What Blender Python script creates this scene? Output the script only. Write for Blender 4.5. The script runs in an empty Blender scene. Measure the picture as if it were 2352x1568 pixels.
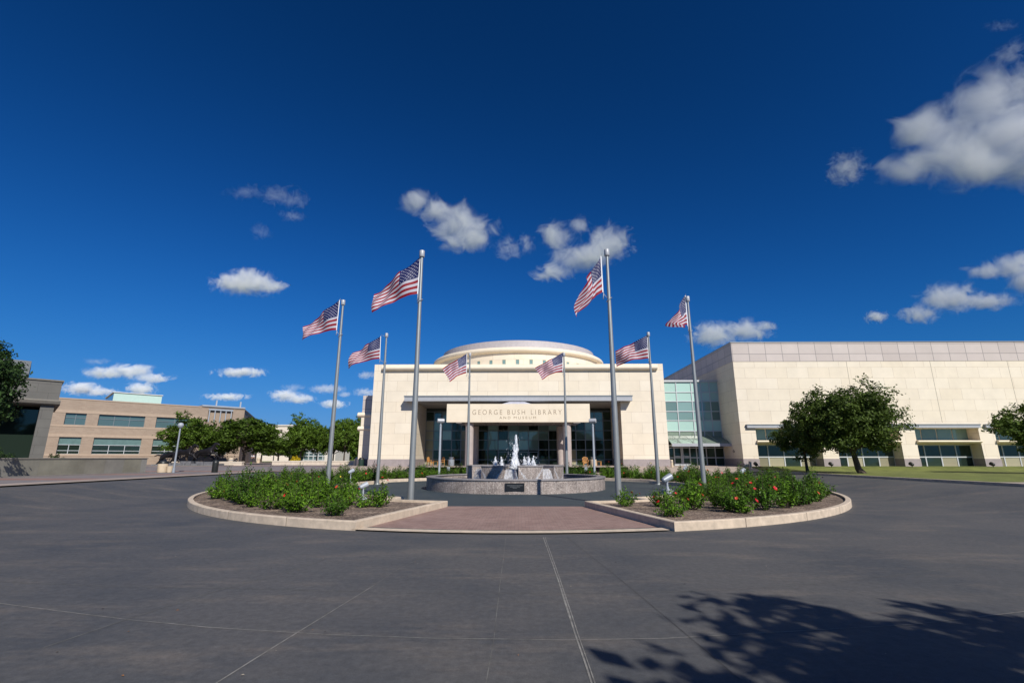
import bpy, math, random
import numpy as np
from math import sin, cos, pi, radians, atan, atan2, sqrt, tan
from mathutils import Vector, Matrix
random.seed(7)
RNG = np.random.default_rng(11)
SC = bpy.context.scene
COL = SC.collection

# ------------------------------------------------------------------ camera measurements
F = 1110.0; CU, CV = 1176.0, 784.0
PITCH = atan(267/F); YAW = radians(0.88)
CAM = Vector((0.16, 0.0, 2.0))
fw = Vector((-sin(YAW)*cos(PITCH), cos(YAW)*cos(PITCH), sin(PITCH)))
rt = Vector((cos(YAW), sin(YAW), 0)); up = rt.cross(fw)
def ray(u, v): return fw*F + rt*(u-CU) - up*(v-CV)
def G(u, v, z=0.0):
    d = ray(u, v); return CAM + d*((z-CAM.z)/d.z)
def P(u, v, Y):
    d = ray(u, v); return CAM + d*(Y/d.y)
def sm(a, b, t):
    t = min(1, max(0, (t-a)/(b-a))); return t*t*(3-2*t)
def H(x, y):
    """height of the ground: level round the fountain, rising to the buildings"""
    a = .62*sm(17, 25, abs(x))*sm(-12, 16, y)
    b = sm(50.6, 55.0, y)
    return 1-(1-a)*(1-b) if b > 0 else a
SUN_AZ = radians(27.7); SUN_EL = radians(39)

# ------------------------------------------------------------------ materials
MATS = {}
def newmat(name):
    m = bpy.data.materials.new(name); m.use_nodes = True
    nt = m.node_tree; return m, nt, nt.nodes['Principled BSDF']
def N(nt, typ, **kw):
    n = nt.nodes.new(typ)
    for k, v in kw.items():
        if k.startswith('i_'):
            key = k[2:]; key = int(key) if key.isdigit() else key.replace('_', ' ')
            n.inputs[key].default_value = v
        else: setattr(n, k, v)
    return n
def L(nt, a, b): nt.links.new(a, b)
def ramp(nt, fac, stops):
    r = nt.nodes.new('ShaderNodeValToRGB'); L(nt, fac, r.inputs[0])
    e = r.color_ramp.elements
    while len(e) < len(stops): e.new(.5)
    for el, (p, c) in zip(e, stops):
        el.position = p; el.color = (*c, 1) if len(c) == 3 else c
    return r.outputs[0]
def M(name, col, rough=.6, metal=0, var=.12, scale=3.0, bump=0.0, bscale=40, spec=None, stretch=None):
    if name in MATS: return MATS[name]
    m, nt, b = newmat(name)
    tc = N(nt, 'ShaderNodeTexCoord')
    src = tc.outputs['Object']
    if stretch:
        mp = N(nt, 'ShaderNodeMapping'); mp.inputs['Scale'].default_value = stretch
        L(nt, src, mp.inputs[0]); src = mp.outputs[0]
    n = N(nt, 'ShaderNodeTexNoise', i_Scale=scale, i_Detail=6.0, i_Roughness=.6); L(nt, src, n.inputs['Vector'])
    c1 = tuple(x*(1-var) for x in col); c2 = tuple(min(1, x*(1+var)) for x in col)
    L(nt, ramp(nt, n.outputs[0], [(.3, c1), (.7, c2)]), b.inputs['Base Color'])
    b.inputs['Roughness'].default_value = rough; b.inputs['Metallic'].default_value = metal
    if spec is not None: b.inputs['Specular IOR Level'].default_value = spec
    if bump:
        n2 = N(nt, 'ShaderNodeTexNoise', i_Scale=float(bscale), i_Detail=4.0); L(nt, src, n2.inputs['Vector'])
        bp = N(nt, 'ShaderNodeBump', i_Strength=bump, i_Distance=.02); L(nt, n2.outputs[0], bp.inputs['Height'])
        L(nt, bp.outputs[0], b.inputs['Normal'])
    MATS[name] = m; return m
def block_mat(name, c1, c2, mortar, bw, rh, ms=.012, rough=.75, off=.5, noise=.1, sum_xy=True, bias=0.0, bump=.3):
    m, nt, b = newmat(name)
    tc = N(nt, 'ShaderNodeTexCoord'); sx = N(nt, 'ShaderNodeSeparateXYZ'); L(nt, tc.outputs['Object'], sx.inputs[0])
    if sum_xy:
        ad = N(nt, 'ShaderNodeMath', operation='ADD'); L(nt, sx.outputs[0], ad.inputs[0]); L(nt, sx.outputs[1], ad.inputs[1])
        cx = N(nt, 'ShaderNodeCombineXYZ'); L(nt, ad.outputs[0], cx.inputs[0]); L(nt, sx.outputs[2], cx.inputs[1])
    else:
        cx = N(nt, 'ShaderNodeCombineXYZ'); L(nt, sx.outputs[0], cx.inputs[0]); L(nt, sx.outputs[1], cx.inputs[1])
    br = N(nt, 'ShaderNodeTexBrick', offset=off, offset_frequency=2)
    for k, v in {'Color1': (*c1, 1), 'Color2': (*c2, 1), 'Mortar': (*mortar, 1), 'Scale': 1.0, 'Mortar Size': ms,
                 'Mortar Smooth': .1, 'Bias': bias, 'Brick Width': bw, 'Row Height': rh}.items(): br.inputs[k].default_value = v
    L(nt, cx.outputs[0], br.inputs['Vector'])
    n = N(nt, 'ShaderNodeTexNoise', i_Scale=.55, i_Detail=8.0, i_Roughness=.65); L(nt, tc.outputs['Object'], n.inputs['Vector'])
    g = ramp(nt, n.outputs[0], [(.25, (1-noise,)*3), (.75, (1+noise*.3,)*3)])
    mx = N(nt, 'ShaderNodeMix', data_type='RGBA', blend_type='MULTIPLY', i_0=1.0)
    L(nt, br.outputs[0], mx.inputs[6]); L(nt, g, mx.inputs[7]); L(nt, mx.outputs[2], b.inputs['Base Color'])
    b.inputs['Roughness'].default_value = rough
    bp = N(nt, 'ShaderNodeBump', i_Strength=bump, i_Distance=.01, invert=True); L(nt, br.outputs[1], bp.inputs['Height']); L(nt, bp.outputs[0], b.inputs['Normal'])
    MATS[name] = m; return m

limestone = block_mat('limestone', (.79, .685, .53), (.82, .725, .58), (.55, .45, .34), 2.4, 1.23, .014, bias=-.1, noise=.12)
limestone_plain = M('limestone_plain', (.78, .66, .48), .75, var=.06, scale=1.2)
limestone_fine = M('limestone_fine', (.80, .69, .53), .75, var=.05, scale=.8)
granite_plinth = M('granite_plinth', (.33, .28, .27), .6, var=.12, scale=2)
panel_zinc = block_mat('zinc_panels', (.53, .455, .41), (.60, .52, .47), (.24, .21, .20), 1.9, 1.15, .03, rough=.5, off=0, noise=.08)
brick_wall = block_mat('brick', (.33, .24, .175), (.38, .285, .21), (.36, .29, .22), .5, .17, .02, noise=.15)
shade_toned_stone = block_mat('stone_painted_shade', (.125, .12, .108), (.14, .134, .12), (.075, .07, .064), 1.6, .8, .012, noise=.2)  # pavilion stone, darkened so the colour stands in for shade
metal = M('aluminium', (.31, .325, .32), .45, .5, var=.05)
metal_light = M('painted_aluminium', (.40, .41, .43), .45, .1, var=.05)
frame_m = M('window_frame_metal', (.20, .23, .25), .45, .3, var=.05)
frame_w = M('window_frame_pale', (.50, .52, .53), .5, .1, var=.05)
def glass(name, col, rough=.04, ior=1.7, wob=.012):
    m, nt, b = newmat(name)
    g = N(nt, 'ShaderNodeNewGeometry')
    hs = N(nt, 'ShaderNodeHueSaturation', i_Color=(*col, 1))
    mr = N(nt, 'ShaderNodeMapRange'); mr.inputs[3].default_value = .35; mr.inputs[4].default_value = 1.7
    L(nt, g.outputs['Random Per Island'], mr.inputs[0]); L(nt, mr.outputs[0], hs.inputs['Value']); L(nt, hs.outputs[0], b.inputs['Base Color'])
    b.inputs['Roughness'].default_value = rough; b.inputs['IOR'].default_value = ior; b.inputs['Specular Tint'].default_value = (.62, .92, .80, 1)
    tc = N(nt, 'ShaderNodeTexCoord'); n = N(nt, 'ShaderNodeTexNoise', i_Scale=.7, i_Detail=1.0); L(nt, tc.outputs['Object'], n.inputs['Vector'])
    bp = N(nt, 'ShaderNodeBump', i_Strength=1.0, i_Distance=wob); L(nt, n.outputs[0], bp.inputs['Height']); L(nt, bp.outputs[0], b.inputs['Normal'])
    return m
glass_dark = glass('glass_dark', (.016, .026, .020), ior=1.6)
glass_teal = glass('glass_teal', (.17, .26, .24), ior=1.9)  # base raised so entrance panes carry a painted sky reflection
glass_upper = glass('glass_upper', (.12, .19, .175), ior=1.8)
glass_mint = glass('spandrel_mint', (.40, .58, .52), rough=.25, ior=1.4, wob=.002)
glass_mint.node_tree.nodes['Map Range'].inputs[3].default_value = .9; glass_mint.node_tree.nodes['Map Range'].inputs[4].default_value = 1.1
glass_blind_lit_room = glass('glass_blind_lit_room', (.26, .24, .165), rough=.1, ior=1.4)  # blinds, and on the entrance a sunlit interior painted as glass colour
glass_far = glass('glass_far', (.07, .12, .13), rough=.08, ior=1.6)
concrete = M('kerb_concrete', (.56, .455, .345), .85, var=.20, scale=3.5, bump=.3, bscale=60)
bronze = M('bronze', (.025, .022, .024), .42, .6, var=.4, scale=2)
bark = M('bark', (.075, .055, .04), .9, var=.4, scale=5, bump=.8, bscale=18)
wood = M('teak', (.50, .24, .07), .6, var=.25, scale=6)
black_m = M('black_painted_metal', (.015, .017, .016), .45, 0, var=.1)
green_m = M('green_painted_metal', (.02, .045, .035), .5, 0, var=.1)
white_m = M('white_painted_metal', (.36, .39, .43), .45, 0, var=.06)
gray_paint = M('grey_painted_metal', (.30, .33, .37), .45, .2, var=.06)
skin_m = M('skin', (.42, .25, .17), .6, var=.05)
terra = M('tan_stone', (.60, .48, .34), .8, var=.12)

def translucent(name, col):
    m, nt, b = newmat(name); b.inputs['Base Color'].default_value = (*col, 1); tr = N(nt, 'ShaderNodeBsdfTranslucent'); tr.inputs[0].default_value = (*col, 1)
    mx = N(nt, 'ShaderNodeMixShader', i_0=.7); L(nt, b.outputs[0], mx.inputs[1]); L(nt, tr.outputs[0], mx.inputs[2]); L(nt, mx.outputs[0], nt.nodes['Material Output'].inputs[0]); return m
translucent_m = translucent('skylight_panel', (.75, .70, .62))
def leafmat(name, c1, c2, trans=.25, gloss=.5):
    m, nt, b = newmat(name)
    g = N(nt, 'ShaderNodeNewGeometry'); oi = N(nt, 'ShaderNodeObjectInfo')
    c = ramp(nt, g.outputs['Random Per Island'], [(0, c1), (.75, c2), (1, tuple(min(1, x*1.7) for x in c2))])
    hs = N(nt, 'ShaderNodeHueSaturation'); L(nt, c, hs.inputs['Color'])
    mr = N(nt, 'ShaderNodeMapRange'); mr.inputs[3].default_value = .8; mr.inputs[4].default_value = 1.25
    L(nt, oi.outputs['Random'], mr.inputs[0]); L(nt, mr.outputs[0], hs.inputs['Value'])
    L(nt, hs.outputs[0], b.inputs['Base Color']); b.inputs['Roughness'].default_value = gloss+.12; b.inputs['Specular IOR Level'].default_value = .22
    tr = N(nt, 'ShaderNodeBsdfTranslucent'); L(nt, hs.outputs[0], tr.inputs[0])
    mx = N(nt, 'ShaderNodeMixShader', i_0=trans); L(nt, b.outputs[0], mx.inputs[1]); L(nt, tr.outputs[0], mx.inputs[2])
    L(nt, mx.outputs[0], nt.nodes['Material Output'].inputs[0]); return m
leaf_shrub = leafmat('shrub_leaf', (.035, .085, .006), (.095, .185, .012), .3, .42)
leaf_shrub2 = leafmat('shrub_leaf_dark', (.022, .058, .005), (.060, .130, .010), .25, .4)
leaf_oak = leafmat('oak_leaf', (.036, .060, .009), (.095, .145, .022), .28, .5)
leaf_tree = leafmat('elm_leaf', (.035, .065, .006), (.085, .145, .014), .25, .5)
leaf_yellow = leafmat('yellow_leaf', (.35, .28, .01), (.60, .45, .02), .3)
leaf_cyp = leafmat('dark_leaf', (.012, .03, .008), (.03, .06, .014), .2)
petal_red = M('red_petal', (.52, .004, .012), .5, var=.15)
petal_orange = M('orange_petal', (.60, .07, .03), .5, var=.15)
petal_yellow = M('yellow_petal', (.80, .55, .03), .5, var=.1)

# asphalt / coated concrete drive
def asphalt(name, base, tan_, blue, bumps=.25, stain=.55):
    m, nt, b = newmat(name)
    tc = N(nt, 'ShaderNodeTexCoord')
    def noise(s, d=5., r=.6, st=None, loc=None):
        mp = N(nt, 'ShaderNodeMapping'); mp.inputs['Scale'].default_value = st or (1, 1, 1)
        if loc: mp.inputs['Location'].default_value = loc
        L(nt, tc.outputs['Object'], mp.inputs[0])
        n = N(nt, 'ShaderNodeTexNoise', i_Scale=s, i_Detail=d, i_Roughness=r); L(nt, mp.outputs[0], n.inputs['Vector']); return n.outputs[0]
    a = ramp(nt, noise(.35, 7., .62), [(.35, blue), (.55, base), (.75, base)])
    st = ramp(nt, noise(.55, 6., .7, (.55, 1.8, 1), (7, 3, 0)), [(.52, (0, 0, 0)), (.72, (1, 1, 1))])
    mlt = N(nt, 'ShaderNodeMath', operation='MULTIPLY', i_1=stain); L(nt, st, mlt.inputs[0])
    mx = N(nt, 'ShaderNodeMix', data_type='RGBA'); L(nt, mlt.outputs[0], mx.inputs[0]); L(nt, a, mx.inputs[6]); mx.inputs[7].default_value = (*tan_, 1)
    fine = ramp(nt, noise(9., 6., .75), [(.3, (.76,)*3), (.7, (1.24,)*3)])
    m2 = N(nt, 'ShaderNodeMix', data_type='RGBA', blend_type='MULTIPLY', i_0=1.0); L(nt, mx.outputs[2], m2.inputs[6]); L(nt, fine, m2.inputs[7])
    grit = ramp(nt, noise(70., 3., .7), [(.3, (.82,)*3), (.7, (1.18,)*3)])
    m3 = N(nt, 'ShaderNodeMix', data_type='RGBA', blend_type='MULTIPLY', i_0=1.0); L(nt, m2.outputs[2], m3.inputs[6]); L(nt, grit, m3.inputs[7])
    L(nt, m3.outputs[2], b.inputs['Base Color'])
    b.inputs['Roughness'].default_value = .72; b.inputs['Specular IOR Level'].default_value = .3
    bp = N(nt, 'ShaderNodeBump', i_Strength=bumps, i_Distance=.01); L(nt, noise(45., 4., .7), bp.inputs['Height']); L(nt, bp.outputs[0], b.inputs['Normal'])
    return m
drive_m = asphalt('coated_drive', (.092, .089, .087), (.165, .140, .117), (.064, .067, .072), stain=.7)
court_m = asphalt('court_asphalt', (.045, .060, .068), (.058, .068, .072), (.038, .051, .059), stain=.25)
brick_path_m = block_mat('brick_pavers', (.27, .165, .135), (.36, .24, .20), (.17, .12, .10), .22, .11, .006, sum_xy=False, noise=.25, bump=.15)
def plaza_mat():
    m, nt, b = newmat('banded_paving')
    tc = N(nt, 'ShaderNodeTexCoord'); sx = N(nt, 'ShaderNodeSeparateXYZ'); L(nt, tc.outputs['Object'], sx.inputs[0])
    fr = N(nt, 'ShaderNodeMath', operation='PINGPONG', i_1=4.5); L(nt, sx.outputs[1], fr.inputs[0])
    c = ramp(nt, fr.outputs[0], [(0, (.24, .20, .19)), (.5, (.24, .20, .19))])
    mr = N(nt, 'ShaderNodeMath', operation='GREATER_THAN', i_1=3.2); L(nt, fr.outputs[0], mr.inputs[0])
    mx = N(nt, 'ShaderNodeMix', data_type='RGBA'); L(nt, mr.outputs[0], mx.inputs[0]); mx.inputs[6].default_value = (.20, .175, .17, 1); mx.inputs[7].default_value = (.26, .155, .125, 1)
    n = N(nt, 'ShaderNodeTexNoise', i_Scale=1.2, i_Detail=7.); L(nt, tc.outputs['Object'], n.inputs['Vector'])
    m2 = N(nt, 'ShaderNodeMix', data_type='RGBA', blend_type='MULTIPLY', i_0=1.0); L(nt, mx.outputs[2], m2.inputs[6]); L(nt, ramp(nt, n.outputs[0], [(.3, (.8,)*3), (.7, (1.15,)*3)]), m2.inputs[7])
    L(nt, m2.outputs[2], b.inputs['Base Color']); b.inputs['Roughness'].default_value = .8; return m
plaza_m = plaza_mat()
pave_light = M('light_paving', (.36, .29, .24), .85, var=.12, scale=.8, bump=.2)
grass_m = M('lawn', (.135, .155, .028), .9, var=.35, scale=.9, bump=.6, bscale=25)
far_grass_m = M('field', (.09, .12, .03), .95, var=.3, scale=.05)
def mulch_mat():
    m, nt, b = newmat('bark_mulch')
    tc = N(nt, 'ShaderNodeTexCoord')
    n = N(nt, 'ShaderNodeTexVoronoi', i_Scale=16.); L(nt, tc.outputs['Object'], n.inputs['Vector'])
    n2 = N(nt, 'ShaderNodeTexNoise', i_Scale=.9, i_Detail=6.); L(nt, tc.outputs['Object'], n2.inputs['Vector'])
    c = ramp(nt, n.outputs['Color'], [(0, (.07, .047, .035)), (.5, (.18, .125, .09)), (1, (.42, .32, .24))])
    mx = N(nt, 'ShaderNodeMix', data_type='RGBA', blend_type='MULTIPLY', i_0=1.0); L(nt, c, mx.inputs[6]); L(nt, ramp(nt, n2.outputs[0], [(.35, (.6,)*3), (.65, (1.2,)*3)]), mx.inputs[7])
    L(nt, mx.outputs[2], b.inputs['Base Color']); b.inputs['Roughness'].default_value = .95
    bp = N(nt, 'ShaderNodeBump', i_Strength=.9, i_Distance=.03); L(nt, n.outputs['Distance'], bp.inputs['Height']); L(nt, bp.outputs[0], b.inputs['Normal']); return m
mulch_m = mulch_mat()
def aggregate_mat():
    m, nt, b = newmat('fountain_aggregate')
    tc = N(nt, 'ShaderNodeTexCoord')
    n = N(nt, 'ShaderNodeTexVoronoi', i_Scale=22.); L(nt, tc.outputs['Object'], n.inputs['Vector'])
    n2 = N(nt, 'ShaderNodeTexNoise', i_Scale=1.5, i_Detail=6.); L(nt, tc.outputs['Object'], n2.inputs['Vector'])
    c = ramp(nt, n.outputs['Color'], [(0, (.15, .12, .11)), (.35, (.27, .225, .20)), (.75, (.38, .32, .285)), (1, (.66, .60, .53))])
    mx = N(nt, 'ShaderNodeMix', data_type='RGBA', blend_type='MULTIPLY', i_0=1.0); L(nt, c, mx.inputs[6]); L(nt, ramp(nt, n2.outputs[0], [(.35, (.75,)*3), (.65, (1.15,)*3)]), mx.inputs[7])
    L(nt, mx.outputs[2], b.inputs['Base Color']); b.inputs['Roughness'].default_value = .55; return m
aggregate = aggregate_mat()
coping_m = M('polished_coping', (.27, .25, .25), .3, var=.15, scale=8)
joint_m = M('pale_joint', (.42, .38, .35), .8)
seam_m = M('drive_joint', (.21, .20, .18), .85, var=.45, scale=6)
seam_faint = M('drive_joint_faint', (.125, .12, .11), .85, var=.45, scale=3)
crack_m = M('drive_crack', (.066, .064, .063), .9, var=.3)
def water_mat():
    m, nt, b = newmat('pool_water')
    b.inputs['Base Color'].default_value = (.01, .02, .04, 1); b.inputs['Roughness'].default_value = .06; b.inputs['IOR'].default_value = 1.33
    n = N(nt, 'ShaderNodeTexNoise', i_Scale=5., i_Detail=4.); bp = N(nt, 'ShaderNodeBump', i_Strength=.7, i_Distance=.05)
    L(nt, n.outputs[0], bp.inputs['Height']); L(nt, bp.outputs[0], b.inputs['Normal']); return m
water_m = water_mat()
def foam_mat(name='foam_water', alpha=.8):
    m, nt, b = newmat(name)
    b.inputs['Base Color'].default_value = (.86, .88, .92, 1); b.inputs['Roughness'].default_value = .35
    b.inputs['Subsurface Weight'].default_value = 0
    tr = N(nt, 'ShaderNodeBsdfTransparent'); tc = N(nt, 'ShaderNodeTexCoord')
    mp = N(nt, 'ShaderNodeMapping'); mp.inputs['Scale'].default_value = (14, 14, 5); L(nt, tc.outputs['Object'], mp.inputs[0])
    n = N(nt, 'ShaderNodeTexNoise', i_Scale=1., i_Detail=5., i_Roughness=.7); L(nt, mp.outputs[0], n.inputs['Vector'])
    mr = N(nt, 'ShaderNodeMapRange', clamp=True); mr.inputs[1].default_value = .32; mr.inputs[2].default_value = .58; mr.inputs[4].default_value = alpha
    L(nt, n.outputs[0], mr.inputs[0])
    mx = N(nt, 'ShaderNodeMixShader'); L(nt, mr.outputs[0], mx.inputs[0]); L(nt, tr.outputs[0], mx.inputs[1]); L(nt, b.outputs[0], mx.inputs[2])
    L(nt, mx.outputs[0], nt.nodes['Material Output'].inputs[0]); return m
foam_m = foam_mat(); sheet_m = foam_mat('falling_water_film', .5)

def flag_mat():
    m, nt, b = newmat('flag_cloth')
    uv = N(nt, 'ShaderNodeUVMap'); sx = N(nt, 'ShaderNodeSeparateXYZ'); L(nt, uv.outputs[0], sx.inputs[0])
    U, V = sx.outputs[0], sx.outputs[1]
    def mt(op, a, b_=None, c=None):
        n = N(nt, 'ShaderNodeMath', operation=op)
        for i, x in enumerate((a, b_, c)):
            if x is None: continue
            if isinstance(x, (int, float)): n.inputs[i].default_value = x
            else: L(nt, x, n.inputs[i])
        return n.outputs[0]
    st = mt('LESS_THAN', mt('FRACT', mt('MULTIPLY', V, 6.5)), .5)
    can = mt('MULTIPLY', mt('LESS_THAN', U, .4), mt('LESS_THAN', V, 7/13))
    gx = mt('MULTIPLY', U, 12/.4); gy = mt('MULTIPLY', V, 10/(7/13))
    rx = mt('ROUND', gx); ry = mt('ROUND', gy)
    par = mt('LESS_THAN', mt('FRACT', mt('MULTIPLY', mt('ADD', rx, ry), .5)), .25)
    dx = mt('SUBTRACT', gx, rx); dy = mt('SUBTRACT', gy, ry)
    d = mt('SQRT', mt('ADD', mt('MULTIPLY', dx, dx), mt('MULTIPLY', dy, dy)))
    ang = mt('ARCTAN2', dx, mt('MULTIPLY', dy, -1.0))
    rad = mt('ADD', .25, mt('MULTIPLY', mt('COSINE', mt('MULTIPLY', ang, 5.0)), .10))
    inside = mt('MULTIPLY', mt('MULTIPLY', mt('GREATER_THAN', rx, .5), mt('LESS_THAN', rx, 11.5)), mt('MULTIPLY', mt('GREATER_THAN', ry, .5), mt('LESS_THAN', ry, 9.5)))
    star = mt('MULTIPLY', mt('MULTIPLY', mt('LESS_THAN', d, rad), par), inside)
    a = N(nt, 'ShaderNodeMix', data_type='RGBA'); L(nt, st, a.inputs[0]); a.inputs[6].default_value = (.52, .50, .55, 1); a.inputs[7].default_value = (.27, .001, .010, 1)
    c = N(nt, 'ShaderNodeMix', data_type='RGBA'); L(nt, star, c.inputs[0]); c.inputs[6].default_value = (.006, .010, .085, 1); c.inputs[7].default_value = (.55, .55, .60, 1)
    e = N(nt, 'ShaderNodeMix', data_type='RGBA'); L(nt, can, e.inputs[0]); L(nt, a.outputs[2], e.inputs[6]); L(nt, c.outputs[2], e.inputs[7])
    L(nt, e.outputs[2], b.inputs['Base Color']); b.inputs['Roughness'].default_value = .6
    tr = N(nt, 'ShaderNodeBsdfTranslucent'); L(nt, e.outputs[2], tr.inputs[0])
    mx = N(nt, 'ShaderNodeMixShader', i_0=.15); L(nt, b.outputs[0], mx.inputs[1]); L(nt, tr.outputs[0], mx.inputs[2]); L(nt, mx.outputs[0], nt.nodes['Material Output'].inputs[0])
    return m
flag_m = flag_mat(); white_cloth = M('white_canvas', (.82, .82, .82), .7, var=.03)

# ------------------------------------------------------------------ mesh helpers
class MB:
    def __init__(s): s.v = []; s.f = []; s.m = []; s.k = 0
    def add(s, vs, fs):
        o = len(s.v); s.v += [tuple(p) for p in vs]; s.f += [tuple(o+i for i in f) for f in fs]; s.m += [s.k]*len(fs); return s
    def box(s, x0, x1, y0, y1, z0, z1):
        v = [(x, y, z) for z in (z0, z1) for y in (y0, y1) for x in (x0, x1)]
        return s.add(v, [(0, 2, 3, 1), (4, 5, 7, 6), (0, 1, 5, 4), (2, 6, 7, 3), (0, 4, 6, 2), (1, 3, 7, 5)])
    def prism(s, pts, z0, z1):
        n = len(pts); g = lambda z, p: z(p) if callable(z) else z
        v = [(p[0], p[1], g(z0, p)) for p in pts]+[(p[0], p[1], g(z1, p)) for p in pts]
        return s.add(v, [tuple(range(n))[::-1], tuple(range(n, 2*n))]+[(i, (i+1) % n, n+(i+1) % n, n+i) for i in range(n)])
    def xprism(s, pts, x0, x1):
        """profile in (y,z) swept along x"""
        n = len(pts); v = [(x0, *p) for p in pts]+[(x1, *p) for p in pts]
        return s.add(v, [tuple(range(n)), tuple(range(n, 2*n))[::-1]]+[(i, n+i, n+(i+1) % n, (i+1) % n) for i in range(n)])
    def tube(s, path, rad, n=8, cap=True):
        path = [Vector(p) for p in path]
        if not hasattr(rad, '__len__'): rad = [rad]*len(path)
        vs = []; up0 = Vector((0, 0, 1))
        for i, p in enumerate(path):
            t = (path[min(i+1, len(path)-1)]-path[max(i-1, 0)]).normalized()
            a = t.cross(up0 if abs(t.z) < .9 else Vector((1, 0, 0))).normalized(); b = t.cross(a)
            vs += [p+(a*cos(2*pi*k/n)+b*sin(2*pi*k/n))*rad[i] for k in range(n)]
        fs = [(i*n+k, (i+1)*n+k, (i+1)*n+(k+1) % n, i*n+(k+1) % n) for i in range(len(path)-1) for k in range(n)]
        if cap: fs += [tuple(range(n)), tuple(range((len(path)-1)*n, len(path)*n))[::-1]]
        return s.add(vs, fs)
    def lathe(s, prof, c=(0, 0, 0), n=32, a0=0, a1=2*pi):
        full = abs(a1-a0-2*pi) < 1e-6; m = n if full else n+1; k = len(prof)
        vs = [(c[0]+r*cos(a0+(a1-a0)*i/n), c[1]+r*sin(a0+(a1-a0)*i/n), c[2]+z) for i in range(m) for r, z in prof]
        fs = [(i*k+j, ((i+1) % m)*k+j, ((i+1) % m)*k+j+1, i*k+j+1) for i in range(n) for j in range(k-1)]
        return s.add(vs, fs)
    def ell(s, c, r, n=8, m=6):
        prof = [(sin(pi*j/m), -cos(pi*j/m)) for j in range(m+1)]
        vs = [(c[0]+p*r[0]*cos(2*pi*i/n), c[1]+p*r[1]*sin(2*pi*i/n), c[2]+z*r[2]) for i in range(n) for p, z in prof]
        k = m+1; fs = [(i*k+j, ((i+1) % n)*k+j, ((i+1) % n)*k+j+1, i*k+j+1) for i in range(n) for j in range(m)]
        return s.add(vs, fs)
    def build(s, name, mats, parent=None, smooth=False, local=False, weld=False):
        me = bpy.data.meshes.new(name)
        off = Vector((0, 0, 0)) if (parent is None or local) else parent['_o']
        o3 = (off[0], off[1], off[2])
        me.from_pydata([(a-o3[0], b-o3[1], c-o3[2]) for a, b, c in s.v], [], s.f)
        mats = mats if isinstance(mats, (list, tuple)) else [mats]
        for m in mats: me.materials.append(m)
        if len(mats) > 1: me.polygons.foreach_set('material_index', s.m)
        if smooth:
            me.polygons.foreach_set('use_smooth', [True]*len(me.polygons))
        me.update()
        o = bpy.data.objects.new(name, me); COL.objects.link(o)
        if parent is not None:
            o.parent = parent
        o['_o'] = (o3[0], o3[1], o3[2]); return o
def smooth_by_angle(o, deg=35):
    o.data.polygons.foreach_set('use_smooth', [True]*len(o.data.polygons))
    try: o.data.set_sharp_from_angle(angle=radians(deg))
    except Exception: pass
    return o
def thing(name, label, cat, loc=(0, 0, 0), rz=0, group=None):
    o = bpy.data.objects.new(name, None); COL.objects.link(o); o.location = loc; o.rotation_euler = (0, 0, rz)
    o.empty_display_size = .3; o['_o'] = tuple(loc); return tag(o, label, cat, group)
def tag(o, label, cat, group=None):
    o['label'] = label; o['category'] = cat
    if group: o['group'] = group
    return o
def struct(o, kind='structure'): o['kind'] = kind; return o
def copy_tree(o, parent=None):
    c = o.copy(); COL.objects.link(c)
    if parent is not None: c.parent = parent
    for ch in list(o.children): copy_tree(ch, c)
    return c
def remove_tree(o):
    for ch in list(o.children): remove_tree(ch)
    bpy.data.objects.remove(o)
def offset_poly(pts, d):
    n = len(pts); out = []
    for i in range(n):
        p0, p1, p2 = Vector(pts[i-1][:2]), Vector(pts[i][:2]), Vector(pts[(i+1) % n][:2])
        e1 = (p1-p0).normalized(); e2 = (p2-p1).normalized()
        n1 = Vector((-e1.y, e1.x)); n2 = Vector((-e2.y, e2.x)); b = (n1+n2)
        b = b.normalized() if b.length > 1e-6 else n1
        k = max(.35, b.dot(n1)); out.append(tuple(p1+b*(d/k)))
    return out

# ------------------------------------------------------------------ ground, roads
CX, CY, R_OUT, R_IN = -0.12, 34.3, 20.5, 12.1
EX, EB = .878, .80
def ROUT(a):
    """outer edge of the ring in direction a from the front, a flattened circle"""
    sy = 1.0 if cos(a) > 0 else EB
    return R_OUT/sqrt((sin(a)/EX)**2+(cos(a)/sy)**2)
def sheet(name, x0, x1, y0, y1, dz, m, nx=20, ny=30, hole=None):
    xs = np.linspace(x0, x1, nx+1); ys = np.linspace(y0, y1, ny+1)
    b = MB(); b.add([(x, y, H(x, y)+dz) for y in ys for x in xs], [(j*(nx+1)+i, j*(nx+1)+i+1, (j+1)*(nx+1)+i+1, (j+1)*(nx+1)+i) for j in range(ny) for i in range(nx)])
    return struct(b.build(name, m, smooth=True))
RX = 24.8
g = MB()
pts = [(-3000, -800), (3000, -800), (3000, 4000), (-3000, 4000)]
g.add([(*p, -.35) for p in pts], [(0, 1, 2, 3)]); struct(g.build('ground', far_grass_m))
sheet('road', -RX, RX, -40, 50.5, 0, drive_m, 50, 90)
sheet('road', -60, -RX, -40, 20.0, .004, drive_m, 20, 40)
sheet('road', RX, 70, -40, 15.0, .004, drive_m, 20, 40)
sheet('pavement', -RX-1.8, -RX, 20.0, 50.5, .07, pave_light, 2, 30)
sheet('plaza', -110, -RX-1.8, 20.0, 50.5, .06, plaza_m, 40, 30)
sheet('plaza', -110, -20.5, 50.5, 112, .06, plaza_m, 40, 30)
sheet('forecourt', -20.5, 26, 50.5, 66, .06, pave_light, 20, 16)
sheet('lawn', RX+.25, 110, 27, 56, .10, grass_m, 60, 40)
sheet('lawn', -110, -20.5, 112, 260, .03, grass_m, 10, 10)
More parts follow.
